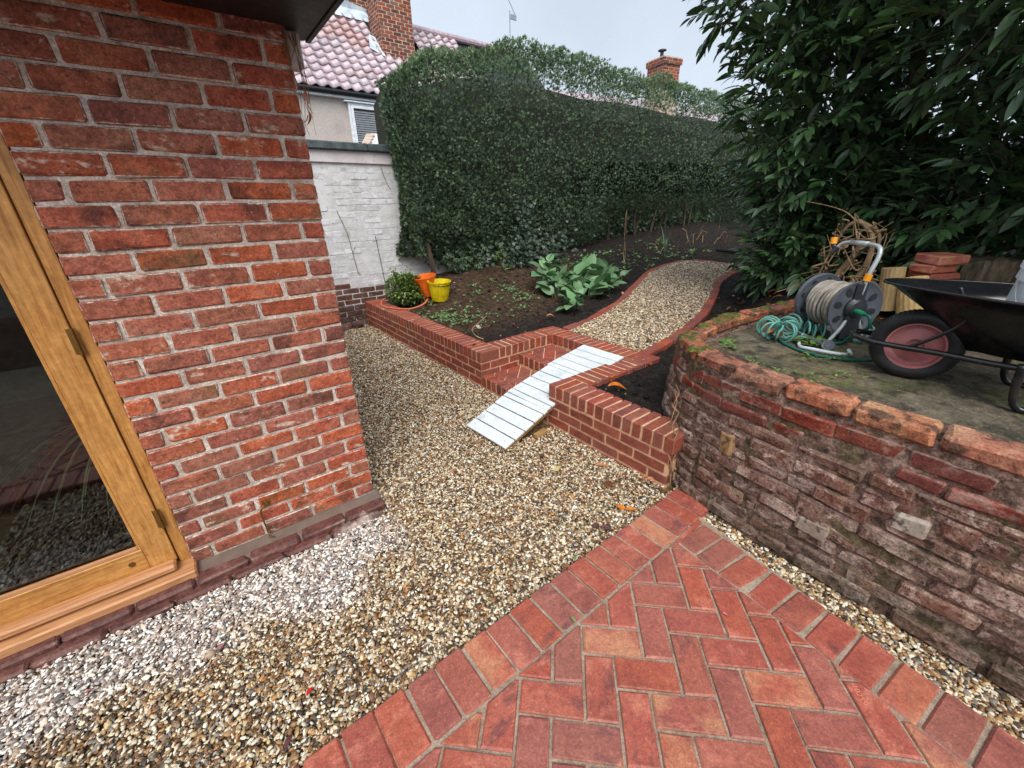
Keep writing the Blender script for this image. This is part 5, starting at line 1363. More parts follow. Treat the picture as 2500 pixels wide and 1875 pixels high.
# iris-like tuft and dry stalks in front of the hedge
def tuft(x,y,n,L,lab,mtl):
    z=sz(x,y); t=thing('iris',lab,'plant',(x,y,z)); bb=[]
    for k in range(n):
        a=rng.uniform(0,6.28); l=L*rng.uniform(.6,1.1); b=MB(); lean=rng.uniform(.1,.7); V=[]
        for i in range(7):
            u=i/6; w=.013*(1-u**2)+.001; c=Vector((x+math.cos(a)*lean*l*u**1.7*.8,y+math.sin(a)*lean*l*u**1.7*.8,z+l*u*(1-.35*lean*u)))
            s=Vector((-math.sin(a),math.cos(a),0))*w; V+=[c+s,c-s]
        b.add(V,[(2*i,2*i+1,2*i+3,2*i+2) for i in range(6)]); b.build('blade',mtl,t,smooth=True)
tuft(5.55,1.75,7,.62,'tuft of upright sword shaped leaves at the dark foot of the hedge',m_blade)
st_=thing('dry_stalk','tall pale dry stalk standing against the dark foot of the hedge','stalk',(4.55,1.95,.6))
b=MB(); z=sz(4.55,1.95); b.tube(spline([(4.52,1.9,z),(4.57,1.97,z+.12),(4.58,1.98,z+.3),(4.57,2.0,z+.62),(4.58,2.0,z+.9)],4),.006,n=6); b.tube(spline([(4.52,1.9,z),(4.60,1.96,z+.2),(4.6,1.98,z+.36)],4),.004,n=5); b.build('stem',m_dryroot,st_)
b=MB()
for k in range(24):
    x=rng.uniform(5.3,8.5); y=rng.uniform(1.7,2.5) if x<7 else rng.uniform(.6,2.3); z=sz(x,y); a=rng.uniform(0,6.28); l=rng.uniform(.1,.35)
    b.tube([(x,y,z),(x+.4*l*math.cos(a),y+.4*l*math.sin(a),z+l*.7),(x+.8*l*math.cos(a),y+.8*l*math.sin(a),z+l*rng.uniform(.5,1))],.006,n=4)
b.build('dead_stems',m_dryroot,kind='stuff',label='dead stems and prunings lying under the hedge beyond the path',category='prunings')
b=MB(); 
for k in range(5): b.tube([(6.6-.05*k,.35+.2*k,sz(6.5,.4)+.04),(6.3+.02*k,-.10+.2*k,sz(6.3,0)+.05)],.03,n=6)
b.build('slab',m_gutter,label='dark flat slab lying on the soil beyond the end of the path',category='slab')

# ------------------------------------------------------------------ clippings, weeds, clods on the soil
Ms=[]
def clip_at(x,y,n,sp,s=.05):
    for k in range(n):
        xx,yy=x+rng.normal(0,sp),y+rng.normal(0,sp*.8)
        if xx<.24 or yy>2.75: continue
        if yy>np.interp(xx,prx,pry,right=.05)-.11 and yy<np.interp(xx,plx,ply,right=1.1)+.13 and xx>.9: continue
        if xx<1.13 and -1.14<yy<.24: continue
        Ms.append(frame(Vector((xx,yy,sz(xx,yy)+.012+.02*rng.random())),Vector((rng.normal(0,1),rng.normal(0,1),rng.normal(.05,.2))),Vector((0,0,1))+Vector(rng.normal(0,.4,3)),s*rng.uniform(.5,1.3)))
for k in range(70):
    x,y=rng.uniform(.35,1.7),rng.uniform(.9,2.1)
    if rng.random()<.8: clip_at(x,y,int(rng.integers(3,14)),.06,.042)
for k in range(12): clip_at(rng.uniform(.3,.55),rng.uniform(1.0,2.1),16,.07,.045)
for k in range(60): clip_at(rng.uniform(3.2,6.5),rng.uniform(1.25,2.4),8,.12,.07)
for k in range(10): clip_at(rng.uniform(1.5,2.0),rng.uniform(1.2,2.1),7,.05,.05)
v,q=leaves_np(sv_,sf_,Ms); ob('green_clippings',me_fast('green_clippings',v,q,m_clip),kind='stuff',label='fresh green hedge clippings scattered over the brown soil bed',category='clippings')
Ms=[]
wv,wf=leaf_geo(1,.5,.15,.2,3,.75)
def weeds(x,y,n,sp,s,z=ZTER):
    for k in range(n):
        xx,yy=x+rng.normal(0,sp),y+rng.normal(0,sp); a=rng.uniform(0,6.28)
        if xx<float(wallx(yy))+.12: continue
        Ms.append(frame(Vector((xx,yy,z+.008+.02*rng.random())),Vector((math.cos(a),math.sin(a),.35+.3*rng.random())),(0,0,1),s*rng.uniform(.6,1.2)))
for (x,y,n,sp,s) in ((.62,-1.83,50,.05,.045),(.55,-1.80,26,.03,.04),(.80,-2.30,30,.05,.03),(.92,-2.36,34,.05,.035),(1.05,-2.20,50,.035,.06),(1.10,-2.16,30,.03,.06),(.45,-2.1,18,.05,.03),(.40,-2.25,18,.05,.025),(.58,-2.45,20,.06,.028),(.5,-2.35,16,.04,.025),(1.3,-1.85,18,.05,.035),(.35,-2.4,10,.02,.02)): weeds(x,y,n,sp,s)
v,q=leaves_np(wv,wf,Ms); ob('weeds',me_fast('weeds',v,q,m_weed,True),kind='stuff',label='small green weeds growing on the mossy terrace around the hose',category='weeds')
# clods and stones
def clods(n,xr,yr,s,mtl,name,lab,cat):
    b=MB(); ico=[(0,0,1),(.9,0,.2),(.28,.85,.2),(-.72,.53,.2),(-.72,-.53,.2),(.28,-.85,.2),(0,0,-.5)]; fc=[(0,1,2),(0,2,3),(0,3,4),(0,4,5),(0,5,1),(6,2,1),(6,3,2),(6,4,3),(6,5,4),(6,1,5)]
    for k in range(n):
        x,y=rng.uniform(*xr),rng.uniform(*yr)
        if x<.24 or (x<1.14 and -1.14<y<.24) or (x>.9 and np.interp(x,prx,pry,right=.05)-.12<y<np.interp(x,plx,ply,right=1.1)+.12): continue
        if y<-1.6 and x<1.7: continue
        r=s*rng.lognormal(0,.45); b.add(np.array(ico)*np.array([r,r*rng.uniform(.6,1),r*.7])@np.array(Euler((0,0,rng.uniform(0,6))).to_matrix())+np.array([x,y,sz(x,y)+r*.3]),fc)
    b.build(name,mtl,smooth=False,kind='stuff',label=lab,category=cat)
clods(1100,(.2,2.6),(-1.7,2.4),.011,m_soil,'soil_clods','dark crumbs and clods on the soil beds','soil')
clods(420,(.2,3.6),(-1.7,2.4),.006,m_pebble2:=flat('pale_stone',G(150,138,118),rough=.8),'small_stones','small pale stones lying on the soil beds','stones')
# ------------------------------------------------------------------ buckets
def bucket(name,lab,M,h,r0,r1,mtl,handle=True,fill=None):
    t=thing(name,lab,'bucket',M=M)
    b=MB(); b.lathe([(0,0),(r0,0),(r0+.004,.01),(r0+(r1-r0)*.86,h*.86),(r0+(r1-r0)*.86+.006,h*.865),(r1-.002,h-.02),(r1+.008,h-.012),(r1+.009,h),(r1-.003,h),(r1-.008,h-.02),(r0-.004,.012),(0,.01)],M=M,n=40)
    smooth_by_angle(b.build('body',mtl,t,M))
    ribs=MB()
    for k in range(14):
        a=k*6.283/14; ribs.tube([M@Vector(((r0+.002)*math.cos(a),(r0+.002)*math.sin(a),.012)),M@Vector(((r0+(r1-r0)*.82+.002)*math.cos(a),(r0+(r1-r0)*.82+.002)*math.sin(a),h*.82))],.0025,n=5)
    ribs.build('ribs',mtl,t,M)
    if fill:
        b=MB(); b.lathe([(0,h*.76),(r0+(r1-r0)*.74,h*.74)],M=M,n=24); b.build('contents',fill,t,M)
    if handle:
        b=MB(); P=[M@Vector((r1*math.cos(a)*1.02,r1*math.sin(a)*1.0*(1 if True else 1),h-.03+.0*a-.012*math.sin(a-R(190)))) for a in np.linspace(R(190),R(370),16)]
        b.tube(P,.003,n=6); hd=b.build('handle',m_darkplastic,t,M)
        b=MB(); b.tube(P[9:13],.009,n=8); b.build('grip',m_darkplastic,hd)
    return t
zb=sz(.70,1.98)-.004
bucket('bucket','yellow plastic bucket with black handle on the soil bed',T(.70,1.98,zb)@Matrix.Rotation(R(3),4,'X')@Rz(R(20)),.255,.105,.148,m_yellow,True,m_dirt)
zb2=sz(.67,2.22)
bucket('bucket','orange plastic bucket leaning behind the yellow one',T(.66,2.22,zb2+.01)@Matrix.Rotation(R(-9),4,'Y')@Rz(1),.265,.10,.150,m_orange,False,None)
t=thing('orange_cable','thin orange hose looped over the end of the new brick wall','hose',(.2,2.2,ZT))
b=MB(); b.tube(spline([(.33,2.55,.42),(.12,2.52,.40),(.05,2.40,.352),(.08,2.22,.349),(.17,2.06,.349),(.27,1.97,.352),(.42,1.93,.39),(.52,1.98,.44)],8),.009,n=8); b.build('hose',flat('salmon_hose',G(214,112,76),rough=.4),t,smooth=True)

# ------------------------------------------------------------------ wheelbarrow
wb=thing('wheelbarrow','black wheelbarrow with a faded red wheel rim standing on the terrace','wheelbarrow',(.95,-2.72,ZTER))
WC=Vector((.845,-2.665,ZTER+.176)); WA=Vector((math.cos(R(8)),math.sin(R(8)),0)); WMx=frame(WC,WA.cross(Vector((0,0,1))),(0,0,1)); WMx=T(*WC)@Rz(R(8))@Matrix.Rotation(R(90),4,'Y')
Rw=.176
b=MB(); prof=[]
for k in range(17):
    a=math.pi*(k/16)-math.pi/2; prof.append((Rw-.043+.043*math.cos(a)**.8 if math.cos(a)>0 else Rw-.043,.046*math.sin(a)))
b.lathe([(.112,-.036)]+prof+[(.112,.036)],M=WMx,n=64); wheel=b.build('wheel',m_rubber,wb,WMx); smooth_by_angle(wheel,60)
b=MB()
for k in range(64):
    a=k*6.283/64
    for s in (-1,1):
        P=[WMx@Vector((r*math.cos(a+da),r*math.sin(a+da),zz)) for r,da,zz in ((Rw-.001,.03,s*.004),(Rw-.003,0,s*.018),(Rw-.015,-.015,s*.034),(Rw-.026,-.015,s*.041))]
        b.tube(P,[.0035,.004,.004,.003],n=4)
b.build('tyre_tread',m_rubber,wheel,kind='stuff')
b=MB()
for s in (-1,1): b.lathe([(.0,s*.012),(.03,s*.016),(.034,s*.028),(.05,s*.024),(.085,s*.014),(.098,s*.020),(.106,s*.036),(.114,s*.038),(.114,s*.02)],M=WMx,n=40)
smooth_by_angle(b.build('rim',m_rim,wheel),30)
b=MB(); b.tube([WMx@Vector((0,0,-.085)),WMx@Vector((0,0,.085))],.010,n=10); b.build('axle',m_blackmetal,wb,smooth=True)
def at(a,z,yy): return Vector((WC.x,WC.y,0))+WA*a+Vector((math.sin(R(8)),-math.cos(R(8)),0))*yy+Vector((0,0,z))
FZ=ZTER+.176
b=MB(); near=[at(-.235,FZ+.10,.95),at(-.22,FZ+.03,.60),at(-.125,FZ-.002,.30),at(-.095,FZ+.0,.08),at(-.09,FZ,-.06),at(-.085,FZ+.005,-.17),at(-.055,FZ+.012,-.235),at(0,FZ+.015,-.252)]
far=[Vector(p)+WA*(2*(Vector((WC.x,WC.y,0))-Vector((p.x,p.y,0))).dot(WA)) for p in near]
b.tube(spline(near+far[::-1][1:],6),.0135,n=10); b.build('frame',m_blackmetal,wb,smooth=True)
for s in (-1,1):
    b=MB(); b.tube(spline([at(s*.088,FZ+.005,-.02),at(s*.10,FZ+.07,.05),at(s*.11,FZ+.145,.115),at(s*.115,FZ+.20,.115),at(s*.13,FZ+.275,.08)],5),.0085,n=8); b.build('strut',m_blackmetal,wb,smooth=True)
    b=MB(); q=s*.19
    b.tube(spline([at(q,FZ+.03,.33),at(q,FZ-.10,.345),at(q,FZ-.155,.37),at(q,FZ-.163,.42),at(q,FZ-.162,.50),at(q*1.02,FZ-.12,.58),at(q*1.05,FZ+.02,.62)],6),.0145,n=10); b.build('leg',m_blackmetal,wb,smooth=True)
# tray: rings from rim to bottom
def ring(hw_front,hw,y0,y1,z0,z1,n=40,sq=2.6):
    out=[]
    for k in range(n):
        a=6.283*k/n; c,s=math.cos(a),math.sin(a)
        u=abs(c)**(2/sq)*(1 if c>0 else -1); v=abs(s)**(2/sq)*(1 if s>0 else -1)
        yy=(y0+y1)/2-(y1-y0)/2*v; tt=(yy-y0)/(y1-y0); w=hw_front+(hw-hw_front)*min(1,(tt*1.55))**.8
        out.append(at(u*w,z0+(z1-z0)*tt,yy))
    return out
R0=ring(.13,.315,-.185,.78,ZTER+.475,ZTER+.455); R1=ring(.06,.22,.02,.66,ZTER+.33,ZTER+.31); R2=ring(.05,.18,.16,.58,ZTER+.20,ZTER+.225)
R0b=[p+Vector((0,0,-.004))+ (p-at(0,0,.3)-Vector((0,0,p.z))).normalized()*.012 for p in R0]
nR=40; V=R0b+R0+[ (a+b_)/2*1 for a,b_ in zip(R0,R1)]+R1+R2+[at(0,ZTER+.215,.4)]
f=[]
for r in range(4):
    for k in range(nR): l=(k+1)%nR; f.append((r*nR+k,r*nR+l,(r+1)*nR+l,(r+1)*nR+k))
for k in range(nR): f.append((4*nR+k,4*nR+(k+1)%nR,5*nR))
to=ob('tray',me_new('tray',V,f,m_traymetal,True),wb)
md=to.modifiers.new('thick','SOLIDIFY'); md.thickness=.003
b=MB(); b.tube(R0b,.0065,n=8,closed=True); b.build('tray_rim',m_blackmetal,wb,smooth=True)
TM=T(*at(.03,ZTER+.27,.315))@Matrix.Rotation(R(9),4,'X')@Matrix.Rotation(R(-5),4,'Y')@Matrix.Scale(1.08,4)
bt=thing('tub','white plastic tub standing in the wheelbarrow tray','tub',M=TM)
b=MB(); b.lathe([(0,0),(.088,0),(.092,.006),(.113,.225),(.121,.227),(.122,.262),(.126,.264),(.126,.292),(.119,.294),(.112,.25),(.087,.012),(0,.01)],M=TM,n=40); smooth_by_angle(b.build('body',m_whiteplastic,bt,TM))
b=MB(); b.lathe([(.127,.268),(.129,.268),(.129,.288),(.127,.288)],M=TM,n=40); b.box(-.14,-.122,-.03,.03,.236,.258,.003,M=TM); b.build('rim_band',m_whiteplastic,bt)
b=MB(); b.box(-.1285,-.1225,-.02,.01,.242,.252,.001,M=TM); b.build('handle_slot',m_darkplastic,bt)
b=MB(); b.tube([TM@Vector((.123*math.cos(a),.123*math.sin(a),.25-.19*math.sin((a-R(110))/R(160)*math.pi)*.85)) for a in np.linspace(R(110),R(270),14)],.0022,n=5); b.build('handle',m_tubemetal,bt)

# ------------------------------------------------------------------ hose reel
HR=Vector((1.22,-2.20,0)); 
Lc,Rc=Vector((1.375,-2.085,ZTER+.235)),Vector((1.235,-2.290,ZTER+.235))
hr=thing('hose_reel','grey hose reel wound with hose, orange crank and pale tube handle','hose reel',((Lc+Rc)/2).to_tuple()[:2]+(ZTER,))
ax=(Rc-Lc).normalized(); fw=Vector((0,0,1)).cross(ax).normalized(); 
if fw.x>0: fw=-fw      # towards the camera
HRm=Matrix((fw,Vector((0,0,1)),ax)).transposed().to_4x4(); HRm.translation=Lc
if HRm.determinant()<0: HRm=Matrix((fw,Vector((0,0,1)),ax)).transposed().to_4x4(); HRm.translation=Lc
WD=(Rc-Lc).length; FR=.165
for e,s in ((0,1),(WD,-1)):
    b=MB(); b.lathe([(.0,e+s*.004),(.05,e+s*.002),(.075,e-s*.008),(FR-.02,e-s*.012),(FR-.006,e-s*.006),(FR,e-s*.016),(FR+.003,e-s*.024),(FR-.004,e-s*.026),(FR-.022,e-s*.018),(.08,e-s*.014),(.05,e-s*.02),(0,e-s*.02)],M=HRm,n=48)
    fl=b.build('flange',m_greyplastic,hr); smooth_by_angle(fl,35)
    b=MB()
    for k in range(8):
        a=6.283*k/8+.2
        for zz in (e+s*.0005-s*.012,e-s*.0185):
            cen=Vector((math.cos(a),math.sin(a),0))*.115
            V=[];
            for q in range(12):
                an=6.283*q/12; rr=.028*math.cos(an); tt=.020*math.sin(an)
                V.append(HRm@(cen+Vector((math.cos(a),math.sin(a),0))*rr+Vector((-math.sin(a),math.cos(a),0))*tt*(1+rr*6)+Vector((0,0,zz+(.0008*s if zz==e+s*.0005-s*.012 else -.0008*s)))))
            b.add(V,[tuple(range(12))])
    b.build('recess',m_darkplastic,fl)
b=MB(); b.lathe([(.055,.004),(.055,WD-.004)],M=HRm,n=24); b.build('drum',m_greyplastic,hr)
# wound hose, uneven layers
P=[]; turns=13; 
for k in range(turns*22):
    a=6.283*k/22; u=k/(turns*22); w=.018+(WD-.036)*(abs((u*2.0)%2-1)); rr=.098+.030*u+.006*math.sin(3*u*6.28+a*.13)+.004*math.sin(a)
    P.append(HRm@Vector((rr*math.cos(a),rr*math.sin(a),w+.006*math.sin(a*1.0+u*9))))
b=MB(); b.tube(P,.0098,n=8); b.build('wound_hose',m_hosegrey,hr,smooth=True)
P=[]
for k in range(7*22):
    a=6.283*k/22; u=k/(7*22); P.append(HRm@Vector(((.118+.013*math.sin(u*5))*math.cos(a),(.118+.013*math.sin(u*5))*math.sin(a)-.012,.02+(WD-.04)*u)))
b=MB(); b.tube(P,.0098,n=8); b.build('wound_hose',m_hosegrey,hr,smooth=True)
def hl(x,y,z): return HRm@Vector((x,y,z))   # x towards the camera, y up, z from left flange to right
H0=-.235
b=MB(); b.tube(spline([hl(-.02,.30,-.035),hl(-.04,.345,-.015),hl(-.05,.362,.04),hl(-.05,.362,.18),hl(-.045,.35,WD+.005),hl(-.035,.30,WD+.028),hl(-.01,.20,WD+.030),hl(.0,.08,WD+.028)],6),.0125,n=10); b.build('handle',m_tubemetal,hr,smooth=True)
b=MB(); b.tube([hl(-.0505,.3622,.05),hl(-.0505,.3622,.17)],.0155,n=12); b.build('grip',m_tubemetal,hr,smooth=True)
b=MB(); b.tube(spline([hl(.02,-.03,-.03),hl(.075,H0+.06,-.03),hl(.10,H0+.018,-.02),hl(.115,H0+.014,.02),hl(.125,H0+.014,WD-.01),hl(.118,H0+.02,WD+.02),hl(.07,H0+.10,WD+.028),hl(.02,-.03,WD+.026)],6),.0105,n=10); b.build('frame',m_tubemetal,hr,smooth=True)
b=MB(); b.tube(spline([hl(-.02,-.03,-.03),hl(-.09,H0+.06,-.03),hl(-.12,H0+.015,-.02),hl(-.125,H0+.012,WD),hl(-.09,H0+.06,WD+.028),hl(-.02,-.03,WD+.026)],6),.0105,n=10); b.build('frame',m_tubemetal,hr,smooth=True)
b=MB(); b.tube([hl(-.006,.165,WD+.029),hl(-.012,.205,WD+.030)],.019,n=14); b.build('collar',m_orangeplastic,hr,smooth=False)
b=MB(); b.tube([hl(-.02,.30,-.035),hl(-.03,.33,-.028)],.016,n=12); b.tube([hl(-.02,.345,-.055),hl(-.022,.385,-.062)],.019,n=14,mi=1); b.tube([hl(-.03,.30,-.03),hl(-.02,.345,-.055)],.014,n=10); b.build('hose_holder',[m_darkplastic,m_orangeplastic],hr)
b=MB(); b.lathe([(0,WD+.055),(.05,WD+.05),(.068,WD+.03),(.07,WD+.004)],M=HRm,n=24); b.box(-.05,.05,-.20,.02,WD+.006,WD+.042,.012,M=HRm); b.box(-.035,.035,.02,.16,WD+.006,WD+.040,.012,M=HRm); b.build('hub_cover',m_darkplastic,hr)
b=MB(); b.box(-.05,.05,-.215,.02,-.045,-.012,.012,M=HRm); b.lathe([(0,-.05),(.03,-.045),(.032,-.01)],M=HRm,n=18); b.build('hub_cover',m_darkplastic,hr)
b=MB(); b.tube([hl(.0,.0,-.05),hl(.0,.0,-.07)],.014,n=10); b.box(-.014,.014,-.005,.095,-.075,-.055,.006,M=HRm@Matrix.Rotation(R(35),4,'Z')); cr_=b.build('crank',m_orangeplastic,hr)
b=MB(); b.tube([hl(.052,.074,-.072),hl(.052,.074,-.135)],[.012,.016],n=12); b.build('grip',m_darkplastic,cr_,smooth=False)
b=MB(); b.tube([hl(.02,-.01,WD+.045),hl(.02,-.01,WD+.075)],[.014,.017],n=12); b.tube([hl(.02,-.01,WD+.075),hl(.02,-.014,WD+.115)],[.0165,.014],n=12); b.build('connector',flat('green_connector',G(26,128,92),rough=.35),hr)
b=MB(); b.tube(spline([hl(.02,-.014,WD+.11),hl(.02,-.02,WD+.15),hl(.015,-.07,WD+.165),hl(.01,-.115,WD+.13),hl(.0,-.15,WD+.07),hl(.03,H0+.015,WD+.02),hl(.10,H0+.02,WD-.03)],7),.009,n=8); b.build('feed_hose',m_hosegreen,hr,smooth=True)

# coiled teal hose on the ground
ch_=thing('coiled_hose','springy teal coiled hose tangled under the hose reel','hose',(1.15,-2.1,ZTER))
def coil(path,r,turns,wr=.0062,jit=.2):
    Q=spline([Vector(p) for p in path],10); n=turns*16; Pp=[]
    for k in range(n+1):
        u=k/n*(len(Q)-1); i=min(int(u),len(Q)-2); c=Q[i].lerp(Q[i+1],u-i); d=(Q[i+1]-Q[i]).normalized(); s=d.cross(Vector((0,0,1))).normalized(); w=s.cross(d)
        a=6.283*k/16; rr=r*(1+jit*math.sin(k*.21)); Pp.append(c+s*rr*math.cos(a)+w*rr*math.sin(a))
    b=MB(); b.tube(Pp,wr,n=7); return b
z_=ZTER+.062
coil([(1.12,-1.90,z_),(1.02,-1.93,z_+.005),(1.0,-2.02,z_),(1.10,-2.05,z_)],.056,8).build('coil',m_hoseteal,ch_,smooth=True)
coil([(1.14,-2.02,z_-.01),(1.22,-1.98,z_),(1.34,-2.02,z_),(1.42,-2.12,z_-.01)],.055,9).build('coil',m_hoseteal,ch_,smooth=True)
coil([(1.18,-2.10,z_-.01),(1.25,-2.2,z_-.01),(1.32,-2.33,z_),(1.40,-2.42,z_),(1.34,-2.52,z_)],.055,11).build('coil',m_hoseteal,ch_,smooth=True)
b=MB(); b.tube(spline([(1.10,-2.05,ZTER+.02),(1.12,-2.12,ZTER+.03),(1.09,-2.2,ZTER+.02)],6),.0062,n=7); b.build('coil_end',m_hoseteal,ch_,smooth=True)
gh=thing('garden_hose','green and white garden hose lying across the terrace in front of the reel','hose',(.95,-2.3,ZTER))
b=MB(); b.tube(spline([(1.05,-1.985,ZTER+.012),(.94,-2.08,ZTER+.012),(.87,-2.2,ZTER+.012),(.86,-2.32,ZTER+.012),(.93,-2.45,ZTER+.012),(1.05,-2.52,ZTER+.012)],8),.0085,n=8); b.build('hose',m_hosegreen,gh,smooth=True)
b=MB(); b.tube(spline([(1.04,-2.12,ZTER+.014),(.95,-2.16,ZTER+.013),(.90,-2.24,ZTER+.028),(.91,-2.34,ZTER+.028),(.98,-2.40,ZTER+.02),(1.03,-2.38,ZTER+.03)],8),.0105,n=8); b.build('hose_end',m_whiteplastic,gh,smooth=True)
sg=thing('spray_nozzle','round headed grey spray nozzle lying beside the garden hose','nozzle',(1.02,-2.28,ZTER))
b=MB(); NM=frame(Vector((.995,-2.285,ZTER+.04)),Vector((-.75,-.1,.55)),(0,0,1)); NM2=NM@Matrix.Rotation(R(90),4,'Y')
b.lathe([(.014,-.03),(.02,-.015),(.034,-.004),(.036,.006),(.032,.012),(.026,.010),(.0,.010)],M=NM2,n=24); b.tube([NM@Vector((-.01,0,-.0)),Vector((1.05,-2.20,ZTER+.035)),Vector((1.09,-2.14,ZTER+.03))],[.012,.013,.011],n=10); b.build('body',m_greyplastic,sg)
b=MB()
for k in range(8): b.lathe([(.0,.0112),(.004,.0112)],M=NM2@T(.018*math.cos(k*.785),.018*math.sin(k*.785),.001),n=8)
b.build('holes',m_darkplastic,sg)

# ------------------------------------------------------------------ posts, stacked bricks, stump, roots behind the terrace
def post(lab,a,b_,r,mtl=None):
    t=thing('timber_post',lab,'post',a); B=MB(); A_=Vector(a);B_=Vector(b_); d=(B_-A_).normalized(); M=frame(A_,d,(0,1,0))@Matrix.Rotation(R(90),4,'Y'); L=(B_-A_).length
    prof=[]; n=36; V=[]
    for zz in (-.05,L-.004,L):
        for k in range(n):
            an=6.283*k/n; rr=r*(1+(.022 if k%2 else -.012))*(0.97 if zz==L else 1); V.append(M@Vector((rr*math.cos(an),rr*math.sin(an),zz)))
    f=[(i*n+k,i*n+(k+1)%n,(i+1)*n+(k+1)%n,(i+1)*n+k) for i in range(2) for k in range(n)]+[tuple(2*n+k for k in range(n))]
    B.add(V,f); B.build('post',mtl or m_postwood,t)
post('pale ribbed timber post stub just behind the hose reel',(1.93,-2.335,.885),(1.94,-2.30,1.125),.064,m_postwood2)
post('pale timber post stub leaning beside the ribbed one, behind the wheelbarrow',(1.89,-2.475,.865),(1.93,-2.415,1.07),.078)
bs=[((2.08,-2.50,1.185),R(-32),(.225,.17,.062),'topmost red paving brick of the small stack behind the wheelbarrow'),((2.06,-2.475,1.128),R(-26),(.215,.15,.050),'cracked pinkish brick second from the top of the small stack'),((2.10,-2.49,1.078),R(-30),(.235,.16,.046),'brick third from the top of the small stack, behind the posts'),((2.10,-2.50,1.02),R(-34),(.25,.2,.065),'brick fourth down in the small stack behind the posts'),((2.10,-2.5,.93),R(-30),(.3,.24,.11),'lowest block under the small stack of bricks')]
for p,a,d,lab in bs:
    v,f=chbox(*d,.007,.003,rng); ob('paving_brick',me_new('paving_brick',v,f,m_paver,half=tuple(x/2 for x in d)),None,T(*p)@Rz(a),label=lab,category='brick',group='stacked bricks behind the wheelbarrow')
v,f=chbox(.15,.13,.09,.008,.004,rng); ob('paving_brick',me_new('paving_brick',v,f,m_paver,half=(9,9,9)),None,T(1.97,-2.60,.90)@Rz(.5)@Matrix.Rotation(R(35),4,'Y'),label='loose red brick tilted on the soil below the wheelbarrow nose',category='brick')
sm2=thing('tree_stump','short weathered tree stump with ragged top behind the wheelbarrow','stump',(2.5,-2.7,.9))
V=[];n=36;f=[]
for j,(zz,rr) in enumerate(((.80,.20),(.95,.165),(1.10,.155),(1.165,.152),(1.16,.10),(1.15,.0))):
    for k in range(n):
        a=6.283*k/n; q=rr*(1+.10*math.sin(3*a+j)+.05*math.sin(9*a)+rng.normal(0,.02)); V.append((2.52+q*math.cos(a),-2.72+q*math.sin(a),zz+(rng.normal(0,.014) if j==3 else rng.normal(0,.004))))
for j in range(5):
    for k in range(n): f.append((j*n+k,j*n+(k+1)%n,(j+1)*n+(k+1)%n,(j+1)*n+k))
ob('trunk',me_new('trunk',V,f,m_stump,True),sm2)
rt=thing('root_ball','tangled dry root ball upended behind the hose reel','roots',(1.9,-2.0,.9))
RB=Vector((1.93,-2.03,.92))
def root(pts,r0,r1=.002):
    Q=spline([RB+Vector(p) for p in pts],5); b=MB(); b.tube(Q,[r0+(r1-r0)*i/(len(Q)-1) for i in range(len(Q))],n=7); b.build('root',m_dryroot,rt,smooth=True)
root([(0,.03,-.05),(.0,.03,.12),(.02,-.02,.26),(.0,-.05,.38)],.030,.015)
root([(0,-.02,.0),(.02,-.10,.15),(.0,-.12,.30),(.0,-.09,.42),(.0,.0,.50)],.024,.012)
root([(0,0,.50),(0,.06,.46),(0,.11,.32),(-.02,.14,.15),(-.05,.17,-.02)],.014,.004)
root([(0,0,.49),(0,-.06,.47),(0,-.13,.42),(0,-.15,.33)],.015,.010)
for k in range(46):
    a=rng.uniform(0,6.28); c=Vector((rng.normal(0,.04),rng.normal(-.03,.07),rng.uniform(.12,.48))); l=rng.uniform(.05,.14); d=Vector((math.cos(a)*.5,math.sin(a),rng.normal(0,.6))).normalized(); e=Vector(rng.normal(0,.05,3))
    w_=Vector(rng.normal(0,.035,3)); root([c,c+d*l*.35+w_,c+d*l*.7-w_*.6+e,c+d*l+w_+e*.6],rng.uniform(.003,.009),.0015)
for k in range(12):
    a=rng.uniform(0,6.28); l=rng.uniform(.2,.4); root([(0,0,.1),(.3*l*math.cos(a),.5*l*math.sin(a),.12),(.6*l*math.cos(a),l*math.sin(a),-.02)],.006,.0015)
root([(0,.02,.50),(0,.1,.56),(0,.22,.60),(0,.36,.63)],.005,.0015); root([(0,-.10,.22),(0,-.2,.14),(0,-.36,.10)],.004,.0015)
root([(0,.05,-.02),(-.2,.15,.06),(-.35,.30,.0)],.006,.002)
lv=me_new('leaf',nl_,nf_,m_sapling,True)
for (p,s) in (((0,.16,.585),.05),((0,.25,.615),.045),((-.02,.13,.52),.06),((0,.2,.6),.04)): ob('leaf',lv,rt,frame(RB+Vector(p),(rng.normal(),rng.normal(),.2),(0,0,1),s))

